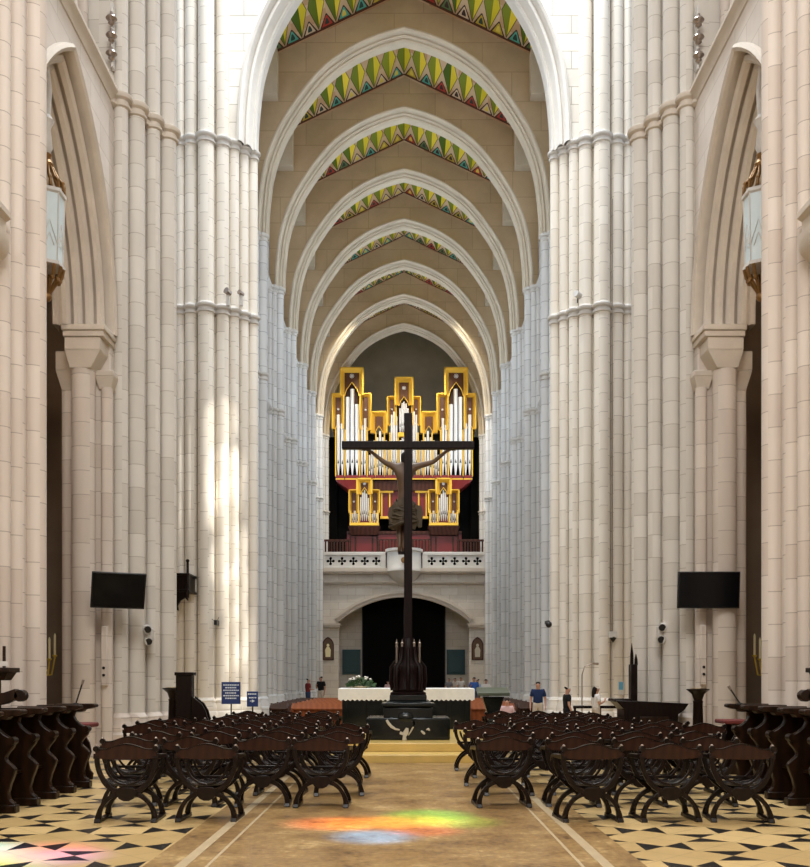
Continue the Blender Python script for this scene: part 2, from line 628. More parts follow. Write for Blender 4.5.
for sx in (-1, 1):
    S = SIDE[sx]
    # --- near choir pier
    sh = [(sx * 5.82, 13.25, .13), (sx * 5.78, 13.65, .12), (sx * 5.76, 14.05, .15), (sx * 5.70, 14.62, .19)]
    mb = MB()
    shaft_set(mb, sh, 0, 18)
    mb.prism([(sx * 5.8, 13.0), (sx * 5.72, 14.6), (sx * 6.2, 15.1), (sx * 8, 15.1), (sx * 8, 13.0)], 0, 18, XY)
    pr = mb.build('pillar', M['choir_shaft'])
    struct(pr, f'cream clustered stone pillar at the {S} edge beside the choir stalls', 'pillar')
    base_rings(sh, pr, M['choir_shaft'])
    z0 = 1.65 + 433 * 13.6 / F
    k = MB()
    k.prism([(5.98, z0 - .75), (5.76, z0 - .38), (5.62, z0 - .25), (5.58, z0 - .18), (5.58, z0 + .06), (5.62, z0 + .10), (5.62, z0 + .24), (5.55, z0 + .28), (5.55, z0 + .36), (5.98, z0 + .42)], 12.75, 13.42, lambda u, v, a: (sx * u, a, v))
    k.build('corbel', M['molding'], pr)
    # --- choir wall with arch
    mp = lambda u, z, t, s=sx: (s * (6.2 + t), u, z)
    YC, A0, RI, ZS = 17.55, 2.5, 4.35, 8.9
    mb = MB()
    wall_arch(mb, 14.9, 20.35, 0, STR1, [(x + YC, z + ZS) for x, z in arch_pts(A0, RI)], 0, .12, mp)
    wl = mb.build(f'wall_{S}', M['choir_wall'], sharp=20)
    struct(wl, f'choir stone wall over the pointed arch on the {S}', 'wall')
    mb = MB()
    prof = [(-.12, -.01), (-.10, -.10), (-.04, -.14), (.02, -.10), (.02, .06), (-.01, .16), (.03, .20)]
    for i in range(4):
        d, t = .06 + .15 * i, .12 + .19 * i
        prof += [(d - .02, t + .05), (d + .02, t - .03), (d + .09, t - .05), (d + .14, t + .0), (d + .15, t + .09), (d + .08, t + .17), (d + .10, t + .21)]
    prof += [(.64, .88), (.64, .98), (.2, 1.0)]
    sweep_arch(mb, prof, A0, RI, ZS, ZS - .02, lambda u, z, t: mp(u + YC, z, t), 18)
    ar = mb.build('arch', M['molding'], sharp=25)
    struct(ar, f'moulded pointed arch opening to the {S} aisle', 'arch')
    # jambs under the springing (far one is seen)
    mb = MB()
    for yy, q in ((YC + A0, 1), (YC - A0, -1)):
        mb.box(min(sx * 6.55, sx * 7.12), max(sx * 6.55, sx * 7.12), min(yy - q * .05, yy + q * .6), max(yy - q * .05, yy + q * .6), 0, ZS - .02)
        mb.box(min(sx * 6.22, sx * 6.56), max(sx * 6.22, sx * 6.56), min(yy - q * .02, yy + q * .6), max(yy - q * .02, yy + q * .6), 0, ZS - .02)
        mb.lathe([(.24, 0), (.24, 8.05)], (sx * 6.68, yy - q * .24, 0), 20)
        mb.lathe([(.15, 0), (.15, 8.05)], (sx * 7.10, yy + q * .1, 0), 16)
        mb.lathe([(.12, 0), (.12, 7.75)], (sx * 6.26, yy - q * .03, 0), 16)
    jb = mb.build('respond_pillar', M['choir_shaft'])
    struct(jb, f'half round respond shafts carrying the {S} aisle arch', 'pillar')
    mb = MB()
    for yy, q in ((YC + A0, 1), (YC - A0, -1)):
        Q = lambda y0, y1: (min(yy - q * y0, yy - q * y1), max(yy - q * y0, yy - q * y1))
        X = lambda x0, x1: (min(sx * x0, sx * x1), max(sx * x0, sx * x1))
        mb.box(*X(6.12, 7.02), *Q(-.3, .62), 8.78, 8.90)
        mb.box(*X(6.16, 7.0), *Q(-.3, .58), 8.66, 8.78)
        mb.frustum((*X(6.46, 6.9), *Q(-.2, .46)), 8.05, (*X(6.24, 6.98), *Q(-.3, .54)), 8.40)
        mb.box(*X(6.24, 6.98), *Q(-.3, .54), 8.40, 8.66)
        mb.frustum((*X(6.98, 7.2), *Q(-.3, .06)), 7.7, (*X(6.95, 7.3), *Q(-.3, .16)), 8.1).box(*X(6.95, 7.3), *Q(-.3, .16), 8.1, 8.5)
        mb.frustum((*X(6.17, 6.42), *Q(-.3, .06)), 7.72, (*X(6.08, 6.48), *Q(-.3, .16)), 7.98)
        mb.box(*X(6.08, 6.48), *Q(-.3, .16), 7.98, 8.10)
    mb.build('capital', M['molding'], jb, sharp=20, bevel=.015)
    # string course along the wall and the recessed upper wall
    mb = MB()
    mb.prism([(6.4, STR1 - .24), (6.17, STR1 - .20), (6.17, STR1 - .14), (6.12, STR1 - .06), (6.05, STR1), (6.05, STR1 + .07), (6.15, STR1 + .14), (6.95, STR1 + .18), (6.95, STR1 - .24)], 14.6, 20.3, lambda u, v, a: (sx * u, a, v))
    struct(mb.build('trim_1' if sx < 0 else 'trim_2', M['molding']), f'moulded string course running along the {S} choir wall', 'trim')
    mb = MB().box(min(sx * 6.9, sx * 7.4), max(sx * 6.9, sx * 7.4), 14.6, 20.4, STR1 + .1, 26)
    mb.box(min(sx * 6.5, sx * 7.4), max(sx * 6.5, sx * 7.4), 14.6, 15.3, STR1 + .1, 26)
    for i in range(5):
        mb.lathe([(.13, STR1 + .1), (.13, 26)], (sx * 6.82, 20.1 - i * .62, 0), 14)
    struct(mb.build(f'wall_{S}_upper', M['choir_shaft']), f'recessed upper choir wall with slim colonnettes on the {S}', 'wall')
    mb = MB().box(min(sx * 6.2, sx * 6.6), max(sx * 6.2, sx * 6.6), -9, 13.2, 0, 18)
    struct(mb.build(f'wall_{S}_choir', M['choir_wall']), f'choir side wall behind the stalls on the {S}', 'wall')
    # aisle beyond
    mb = MB()
    X = lambda x0, x1: (min(sx * x0, sx * x1), max(sx * x0, sx * x1))
    mb.box(*X(10.4, 10.8), 8, 30, 0, 15)
    mb.box(*X(6.3, 10.8), 8, 8.4, 0, 15)
    mb.box(*X(6.3, 10.8), 23.2, 23.6, 0, 15)
    mb.box(*X(6.6, 10.8), 8, 24, 14.4, 14.8)
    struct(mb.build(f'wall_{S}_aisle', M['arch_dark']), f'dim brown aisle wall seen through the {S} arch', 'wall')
    mb = MB()
    for (x, y, r) in ((9.15, 21.4, .3), (8.8, 21.0, .14), (9.5, 21.1, .14)):
        mb.lathe([(r + .15, 0), (r + .15, .4), (r, .5), (r, 7.6), (r + .06, 7.65), (r + .03, 7.7), (r + .26, 8.3), (r + .26, 8.5)], (sx * x, y, 0), 18)
    struct(mb.build('aisle_pillar', M['choir_shaft']), f'aisle pillar standing in shadow behind the {S} arch', 'pillar')
    mb = MB()
    sweep_arch(mb, [(0, 0), (.1, -.12), (.24, -.1), (.3, .05), (.4, -.02), (.5, .1), (.5, .9)], 2.1, 3.6, 8.5, 8.4, lambda u, z, t: (sx * (8.4 + u), 21.0 + t, z))
    wall_arch(mb, 6.5, 10.4, 8.4, 14.5, [(8.4 + x, 8.5 + z) for x, z in arch_pts(1.75, 3.4)], 21.3, 21.5, lambda u, z, t: (sx * u, t, z))
    struct(mb.build('aisle_arch', M['molding']), f'ribbed aisle arch deep behind the {S} opening', 'arch')

    # --- near crossing pier
    sh = [(sx * 6.06, 20.35, .15), (sx * 5.83, 20.7, .18), (sx * 5.58, 21.15, .15), (sx * 5.37, 21.6, .195)]
    mb = MB()
    shaft_set(mb, sh, 0, 24)
    mb.prism([(sx * 6.25, 20.22), (sx * 6.05, 20.45), (sx * 5.42, 21.68), (sx * 5.5, 22.4), (sx * 6.3, 23.3), (sx * 7.2, 23.3), (sx * 7.2, 20.3)], 0, 24, XY)
    pr = mb.build('pillar', M['pier_shaft'])
    struct(pr, f'clustered stone pillar on the {S} carrying the black screen', 'pillar')
    cornice('string_course', [(sx * 6.25, 20.18, .1)] + sh, STR1, M['molding'], pr)
    base_rings(sh, pr, M['choir_shaft'], .9)

    # --- far crossing pier
    sh = [(sx * 7.5, 31.9, .15), (sx * 7.13, 31.85, .21), (sx * 6.61, 31.72, .27), (sx * 6.10, 31.95, .22), (sx * 5.75, 32.15, .17), (sx * 5.47, 32.45, .16), (sx * 5.20, 32.75, .16)]
    mb = MB()
    shaft_set(mb, sh[:4], 0, 36)
    shaft_set(mb, sh[4:], 0, STR2)
    mb.prism([(sx * 7.8, 31.95), (sx * 6.6, 31.85), (sx * 5.85, 32.2), (sx * 5.30, 32.7), (sx * 5.2, 33.2), (sx * 5.35, 34.2), (sx * 8.2, 34.2)], 0, STR2 + .1, XY)
    pr = mb.build('pillar', M['cross_shaft'])
    struct(pr, f'white clustered crossing pillar on the {S} of the nave arch', 'pillar')
    cornice('string_course', sh, STR1, M['molding_cool'], pr, 1.0)
    cornice('upper_string_course', sh, STR2, M['molding_cool'], pr, 1.0)
    base_rings(sh, pr, M['cross_shaft'], 1.0)
    # transept end wall
    mb = MB().box(*X(16, 16.4), 22, 34, 0, 18).box(*X(8, 16.4), 33.6, 34, 0, 36).box(*X(8.9, 16.4), 22, 22.4, 0, 18)
    struct(mb.build(f'wall_{S}_transept', M['cross_wall']), f'transept wall out beyond the crossing on the {S}', 'wall')

o = MB().box(-6.6, 6.6, -9.4, -9, 0, 18).build('wall_apse', M['choir_wall'])
struct(o, 'apse wall closing the choir behind the viewpoint', 'wall')

# crossing arch towards the nave
mpx = lambda u, z, t: (u, t, z)
mb = MB()
CA, CR = 5.62, 8.5
wall_arch(mb, -8.2, 8.2, STR2, 36, [(x, z + STR2) for x, z in low_arch(CA, CR, 0, 24)], 32.05, 32.2, mpx)
wall_arch(mb, -8.2, 8.2, STR2, 36, [(x, z + STR2) for x, z in low_arch(CA, CR, .3, 24)], 32.7, 32.95, mpx)
struct(mb.build('wall_crossing', M['cross_wall'], sharp=20), 'white wall above the tall crossing arch', 'wall')
mb = MB()
prof = [(-.04, -.02), (.0, -.12), (.08, -.18), (.16, -.12), (.20, .02), (.22, .16), (.27, .08), (.35, .08), (.40, .18), (.42, .36), (.46, .44), (.52, .40), (.57, .50), (.57, .95), (.2, 1.0)]
sweep_arch(mb, prof, CA, CR, STR2, STR2, lambda u, z, t: (u, 32.05 + t, z), 28, low_arch)
struct(mb.build('arch', M['cross_molding'], sharp=25), 'tall white moulded crossing arch framing the nave', 'arch')

# ------------------------------------------------------------------ nave
NY = [38.7 + 5.35 * k for k in range(7)]
ROOF = lambda u: 29.61 - .477 * abs(u)
mb = MB()
mb.prism([(-6.7, ROOF(6.7)), (0, ROOF(0)), (6.7, ROOF(6.7)), (6.7, ROOF(6.7) + .5), (0, ROOF(0) + .6), (-6.7, ROOF(6.7) + .5)], 32.9, 76, XZ)
struct(mb.build('ceiling', M['ceiling'], sharp=10), 'painted nave ceiling of green and yellow blades and small triangles', 'ceiling')
NA, NR = 6.0, 8.45
for k, y in enumerate(NY):
    mb = MB()
    wall_arch(mb, -6.3, 6.3, STR2 - 1, lambda u: ROOF(u) - .005, [(x, z + STR2) for x, z in low_arch(NA, NR, .08, 24)], y + .1, y + .55, mpx)
    gw = mb.build('gable_wall', M['vault_tan'], sharp=20)
    struct(gw, f'tan gabled cross wall over the {ORD[k]} nave arch', 'wall')
    for q in (-1, 1):           # eaves blocks
        a, b = sorted((q * 5.12, q * 5.95))
        MB().box(a, b, y - .45, y + .1, 25.2, 27.05).build('eaves_block', M['arch_stone'], gw)
    mb = MB()
    prof = [(-.02, .1), (0, -.06), (.05, -.15), (.11, -.16), (.17, -.10), (.19, .02), (.215, .10), (.25, .04), (.29, .08), (.31, .18), (.36, .15), (.42, .22), (.44, .55), (.3, .6), (.1, .6)]
    sweep_arch(mb, prof, NA, NR, STR2, STR2, lambda u, z, t: (u, y + t, z), 24, low_arch)
    struct(mb.build('arch', M['arch_stone'], sharp=30), f'cream moulded nave arch, {ORD[k]} beyond the crossing arch', 'arch')
    for sx in (-1, 1):
        S = SIDE[sx]
        sh = [(sx * 6.22, y - .28, .13), (sx * 6.01, y - .12, .13), (sx * 5.79, y + .16, .18), (sx * 6.0, y + .46, .13), (sx * 6.22, y + .6, .13)]
        mb = MB()
        shaft_set(mb, sh, 0, STR2)
        mb.box(min(sx * 5.93, sx * 6.5), max(sx * 5.93, sx * 6.5), y - .2, y + .55, 0, STR2)
        pr = mb.build('nave_pillar', M['nave_shaft'])
        struct(pr, f'slim clustered nave pillar, {ORD[k]} beyond the crossing on the {S}', 'pillar')
        cornice('string_course', sh, STR1, M['molding_cool'], pr, 1.0)
        cornice('upper_string_course', sh, STR2, M['molding_cool'], pr, 1.0)
        base_rings(sh, pr, M['nave_shaft'], .9)
wn = 0
for sx in (-1, 1):
    S = SIDE[sx]
    mp = lambda u, z, t, s=sx: (s * (6.25 + t), u, z)
    mb = MB()
    ys = [32.95] + NY
    for y0, y1 in zip(ys, ys[1:] + [76.0]):
        yc = (y0 + y1) / 2
        hw = min(1.75, (y1 - y0) / 2 - .7)
        wall_arch(mb, y0, y1, 0, 12.9, [(x + yc, z + 6.6) for x, z in arch_pts(hw, 2.9)], 0, .4, mp)
        wall_arch(mb, y0, y1, 12.9, 26.45, [(x + yc, z + 21.4) for x, z in arch_pts(hw * .75, 2.4)], 0, .4, mp)
    for z in (STR1, STR2):
        mb.prism([(6.3, z - .22), (6.15, z - .1), (6.08, z), (6.08, z + .08), (6.3, z + .16)], 34, 76, lambda u, v, a: (sx * u, a, v))
    struct(mb.build(f'wall_{S}_nave', M['nave_wall'], sharp=20), f'nave arcade and window wall on the {S}', 'wall')
    for y0, y1 in zip(ys, ys[1:] + [76.0]):
        yc = (y0 + y1) / 2
        hw = min(1.75, (y1 - y0) / 2 - .7) * .75
        poly = [(yc + hw, 13.6)] + [(x + yc, z + 21.4) for x, z in arch_pts(hw, 2.4)] + [(yc - hw, 13.6)]
        wn += 1
        w = MB().prism(poly, sx * 6.45, sx * 6.5, YZ).build(f'window_{wn}', M['window_light'])
        struct(w, f'bright clear lancet window high in the {S} nave wall, bay {ORD[(wn - 1) % 8]} from the crossing', 'window')
        f = MB()
        for t in (-.5, 0, .5):
            f.box(min(sx * 6.4, sx * 6.45), max(sx * 6.4, sx * 6.45), yc + t * hw - .04, yc + t * hw + .04, 13.6, 21.6 + (1.6 if t == 0 else .9))
        f.build('mullion', M['molding_cool'], w)
    mb = MB()
    X = lambda x0, x1: (min(sx * x0, sx * x1), max(sx * x0, sx * x1))
    mb.box(*X(12, 12.4), 34, 77, 0, 13).box(*X(6.6, 12.4), 34, 77, 12.95, 13.3)
    struct(mb.build(f'wall_{S}_nave_aisle', M['nave_wall']), f'outer nave aisle wall behind the {S} arcade', 'wall')

# end wall, gallery and lower arch
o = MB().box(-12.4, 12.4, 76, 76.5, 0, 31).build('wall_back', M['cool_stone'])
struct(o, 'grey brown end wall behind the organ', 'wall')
GY = 67.0
half, rise, zsp = 4.6, 1.75, 5.62
R = (half * half + rise * rise) / (2 * rise)
th = math.asin(half / R)
seg = lambda d, n=24: [((R + d) * math.sin(th - 2 * th * i / n), zsp + rise - R + (R + d) * math.cos(th - 2 * th * i / n)) for i in range(n + 1)]
mb = MB()
wall_arch(mb, -6.2, 6.2, 0, 9.35, seg(0), GY, GY + .5, mpx)
struct(mb.build('wall_gallery', M['gallery_wall'], sharp=20), 'pale stone gallery front over a wide low arch', 'wall')
mb = MB()
for d0, d1, t in ((-.02, .22, -.16), (.22, .42, -.26)):
    a, b = seg(d0), seg(d1)
    for i in range(len(a) - 1):
        vs = [(*(a[i][0], GY + .3), a[i][1]), (a[i + 1][0], GY + .3, a[i + 1][1]), (b[i + 1][0], GY + .3, b[i + 1][1]), (b[i][0], GY + .3, b[i][1])]
        vs = vs + [(x, GY + t, z) for x, _, z in vs]
        mb.add(vs, [(0, 3, 2, 1), (4, 5, 6, 7), (0, 1, 5, 4), (1, 2, 6, 5), (2, 3, 7, 6), (3, 0, 4, 7)])
for q in (-1, 1):
    a, b = sorted((q * 4.45, q * 5.75))
    mb.box(a, b, GY - .3, GY + .3, 5.35, 5.5).box(a + .06, b - .06, GY - .24, GY + .3, 5.2, 5.35)
mb.box(-6.0, 6.0, GY - .3, GY + .2, 8.35, 8.5).box(-6.0, 6.0, GY - .2, GY + .2, 8.25, 8.35)
mb.box(-6.0, 6.0, GY - .55, GY + .3, 9.1, 9.35).box(-6.0, 6.0, GY - .4, GY + .3, 8.98, 9.1)
struct(mb.build('trim_3', M['molding'], sharp=25), 'moulded surround and ledges of the low arch under the gallery', 'trim')
o = MB().box(-6.2, 6.2, 70.2, 70.6, 0, 9).build('wall_vestibule', M['gallery_wall'])
struct(o, 'pale wall at the back of the low arch', 'wall')
o = MB().box(-6.3, 6.3, GY + .3, 76, 8.9, 9.3).build('gallery_floor', M['loft_wood'])
struct(o, 'dark floor of the organ gallery', 'floor')
d = MB().box(-3.05, 3.0, 70.05, 70.25, 0, 7.6).build('door_1', M['black'])  # flat black slab: the darkness inside the opening is put in its colour
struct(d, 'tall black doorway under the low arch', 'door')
f = MB()
for x in (-3.1, -.02, 3.0):
    f.box(x, x + .06, 69.98, 70.1, 0, 7.5)
f.build('door_frame', M['plastic'], d)
for i, (x0, x1) in enumerate(((-4.55, -3.2), (3.15, 4.5))):
    d = MB().box(x0, x1, 70.05, 70.2, 1.9, 3.75).build(f'trim_{4 + i}', M['teal'])
    struct(d, f'dark teal panel on the wall {["left", "right"][i]} of the black doorway', 'panel')
    MB().box(x0 + .12, x1 - .12, 70.0, 70.05, 2.05, 3.6).build('panel_inset', M['teal'], d, bevel=.02)

# balustrade with pierced quatrefoils
def quatrefoil_cell(mb, cx, cz, s, y0, y1):
    n = 72
    prev = None
    for i in range(n + 1):
        a = 2 * PI * i / n + PI / 4
        c, q = math.cos(a), math.sin(a)
        ro = s / max(abs(c), abs(q))
        # union of 4 circles of radius .42s centred .4s from the middle
        ri = .17 * s
        for k in range(4):
            b = a - k * PI / 2
            disc = (.26 * s) ** 2 - (.48 * s * math.sin(b)) ** 2
            if disc > 0 and math.cos(b) > 0:
                ri = max(ri, .48 * s * math.cos(b) + math.sqrt(disc))
        cur = [(cx + ro * c, y0, cz + ro * q), (cx + ri * c, y0, cz + ri * q), (cx + ri * c, y1, cz + ri * q), (cx + ro * c, y1, cz + ro * q)]
        if prev:
            mb.add(prev + cur, [(0, 1, 5, 4), (1, 2, 6, 5), (2, 3, 7, 6)])
        prev = cur


for q in (-1, 1):
    b = thing('gallery_balustrade', f'pierced white stone balustrade with quatrefoils {SIDE[q]} of the gallery bow', 'balustrade', kind='structure')
    mb = MB()
    for i in range(5):
        quatrefoil_cell(mb, q * (5.15 - i * .8), 9.85, .4, GY - .42, GY - .28)
    mb.build('tracery_panel', M['molding_cool'], b, sharp=40)
    a0, a1 = sorted((q * 1.3, q * 5.95))
    MB().box(a0, a1, GY - .5, GY - .2, 10.24, 10.48).build('top_rail', M['molding_cool'], b, bevel=.03)
    MB().box(a0, a1, GY - .48, GY - .22, 9.3, 9.46).build('bottom_rail', M['molding_cool'], b, bevel=.02)
    MB().box(a0, a1, GY - .18, GY - .12, 9.35, 10.4).build('shade_backing', M['black'], b)  # black sheet added so the loft's shade shows through the quatrefoils
    for x in (5.72, 1.45):
        x0, x1 = sorted((q * (x - .17), q * (x + .2)))
        MB().box(x0, x1, GY - .49, GY - .21, 9.3, 10.3).build('post', M['molding_cool'], b, bevel=.02)
bow = thing('gallery_bow', 'rounded white stone bow jutting from the middle of the gallery', 'balcony', (0, GY - .1, 0), kind='structure')
MB().lathe([(.25, 8.15), (.5, 8.3), (.95, 8.7), (1.2, 9.05), (1.28, 9.1), (1.28, 9.3), (1.24, 9.35), (1.24, 10.45), (1.34, 10.5), (1.34, 10.68), (1.2, 10.7)], (0, 0, 0), 16).build('bow_parapet', M['molding_cool'], bow, sharp=40)
MB().lathe([(.02, -.06), (.18, -.04), (.22, 0), (.18, .1), (.02, .12)], (0, 0, 0), 20).build('crest', M['gilt_iron'], bow).location = (0, -1.34, 9.8)
bow.children[-1].rotation_euler = (PI / 2, 0, 0)
# ------------------------------------------------------------------ X-frame chairs
def arc(cx, cz, rx, rz, a0, a1, n):
    return [(cx + rx * math.cos(math.radians(a0 + (a1 - a0) * i / n)), cz + rz * math.sin(math.radians(a0 + (a1 - a0) * i / n))) for i in range(n + 1)]


def make_chair():
    t = thing('armchair', '', 'chair')
    # back board with a wavy crest, spanning the two rear posts
    top = []
    for i in range(25):
        u = -1 + 2 * i / 24
        a = abs(u)
        h = .895 - .05 * (a / .55) ** 1.6 if a < .55 else .845 - .012 * math.sin((a - .55) / .45 * PI)
        if a > .97:
            h -= .012
        top.append((u * .345, h))
    bot = [(.345, .735), (.2, .722), (0, .716), (-.2, .722), (-.345, .735)]
    b = MB().prism(top[::-1] + bot[::-1], -.245, -.215, XZ).build('backrest', M['walnut_board'], t, bevel=.006)
    rim = MB()
    rim.ribbon(top, .016, -.25, -.21, XZ)
    rim.build('crest_molding', M['walnut'], b)
    for y0, y1, nm in ((-.235, -.185, 'rear_frame'), (.185, .235, 'front_frame')):
        fr = MB()
        for q in (-1, 1):
            up = [(q * x, z) for x, z in arc(0, .74, .335, .41, 0, -84, 12)]
            fr.ribbon(up, [.05] * 6 + [.06] * 4 + [.075] * 3, y0, y1, XZ)
            up2 = [(q * x, z) for x, z in arc(0, .70, .245, .27, -5, -88, 10)]
            fr.ribbon(up2, .026, y0 + .01, y1 - .01, XZ)
            lo = [(q * x, z) for x, z in arc(.02, .02, .30, .32, 92, 4, 11)]
            fr.ribbon(lo, [.075, .07, .06, .055, .05, .048, .046, .046, .048, .052, .06, .07], y0, y1, XZ)
        fr.prism([(-.13, .34), (-.08, .40), (.08, .40), (.13, .34), (.08, .27), (.03, .245), (-.03, .245), (-.08, .27)], y0 - .006, y1 + .006, XZ)
        if nm == 'front_frame':
            fr.box(-.30, .30, y0 + .01, y1 - .01, .455, .49)
        fr.build(nm, M['walnut'], t, bevel=.005)
    for q in (-1, 1):
        a = MB()
        a.ribbon([(-.245, .76), (-.1, .745), (.08, .74), (.20, .735), (.265, .715), (.275, .68), (.25, .665)], [.06, .05, .045, .045, .05, .045, .03], q * .335 - .032, q * .335 + .032, YZ)
        a.build('arm', M['walnut'], t, bevel=.006)
        MB().tube([(q * .335, -.26, .842), (q * .335, -.195, .842)], .034, 10).build('finial', M['walnut'], t)
        MB().ball((q * .335, -.225, .872), .021, 8).build('boss', M['stud'], t)
        MB().ribbon([(-.27, .03), (-.25, .02), (0, .022), (.25, .02), (.27, .03)], [.05, .045, .03, .045, .05], q * .318 - .034, q * .318 + .034, YZ).build('foot', M['walnut'], t, bevel=.005)
    s = MB()
    n = 10
    vs = []
    for k in (0, 1):
        for i in range(n + 1):
            u = -1 + 2 * i / n
            z = .43 + .045 * u * u - k * .02
            vs += [(u * .29, -.2, z), (u * .29, .2, z)]
    fs = []
    for i in range(n):
        fs += [(2 * i, 2 * i + 1, 2 * i + 3, 2 * i + 2), (22 + 2 * i, 24 + 2 * i, 25 + 2 * i, 23 + 2 * i), (2 * i, 2 * i + 2, 24 + 2 * i, 22 + 2 * i), (2 * i + 1, 23 + 2 * i, 25 + 2 * i, 2 * i + 3)]
    s.add(vs, fs)
    s.build('seat', M['leather'], t)
    st = MB().box(-.025, .025, -.2, .2, .30, .35)
    st.build('stretcher', M['walnut'], t)
    return t


chair = make_chair()
first = True
spots = []
rows = [10.86 + .23] + [12.28 + 1.2 * k for k in range(9)]
for side in (-1, 1):
    for r, y in enumerate(rows):
        if r == 0:
            xs = [-2.28, -3.17] if side < 0 else [2.13, 3.07, 3.86]
        elif side < 0:
            xs = [-1.02, -1.83, -2.72, -3.58, -4.44]
        else:
            xs = [1.26, 2.2, 3.05, 3.92, 4.82]
        for c, x in enumerate(xs):
            if c == 4 and r < 4:
                continue
            if r >= (6 if side > 0 else 5) and abs(x) < 1.9 and c == 0:
                continue
            off = (.20 if side > 0 else .07) * (r % 2 == 0) * (1 if r else 0)
            if r >= 7 and (x < -4.2 or x > 4.4):
                continue
            if r >= 6 and side > 0 and c == 4:
                continue
            random.seed(r * 31 + c * 7 + (side > 0) * 101)
            spots.append((x + off + random.uniform(-.03, .03), y + random.uniform(-.03, .03) + (.06 * c if r else 0), random.uniform(-5, 5), side, r, c))
for x, y, a, side, r, c in spots:
    o = chair if first else copy_tree(chair)
    first = False
    o.location = (x, y, .006 if -2.2 < x < 2.05 else 0)
    if -1.7 < x < 1.7 and y > 18.1:
        o.location.z = 0
    o.rotation_euler = (0, 0, math.radians(a) - side * .02 * c)
    blk = 'left' if side < 0 else 'right'
    rr = 'frontmost partial row' if r == 0 else f'{ORD[r - 1]} full row'
    if r == 0:
        k = ORD[c]
    else:
        k = ORD[c - (1 if r >= (6 if side > 0 else 5) else 0)]
    o['label'] = f'dark carved X-frame armchair, {k} from the lane in the {rr}, {blk} chair block'
    o['group'] = f'X-frame armchairs of the {blk} block'

# ------------------------------------------------------------------ choir stalls
def stall_profile():
    return [(.62, 0), (.0, 0), (-.02, .06), (.0, .12), (.05, .16), (.07, .24), (.04, .36), (.0, .46), (-.02, .53), (.02, .58), (.09, .64), (.10, .68), (.06, .74), (.01, .80), (-.01, .86), (.03, .91), (.12, .96), (.19, 1.02), (.22, 1.08), (.20, 1.14), (.12, 1.19), (.62, 1.19)]


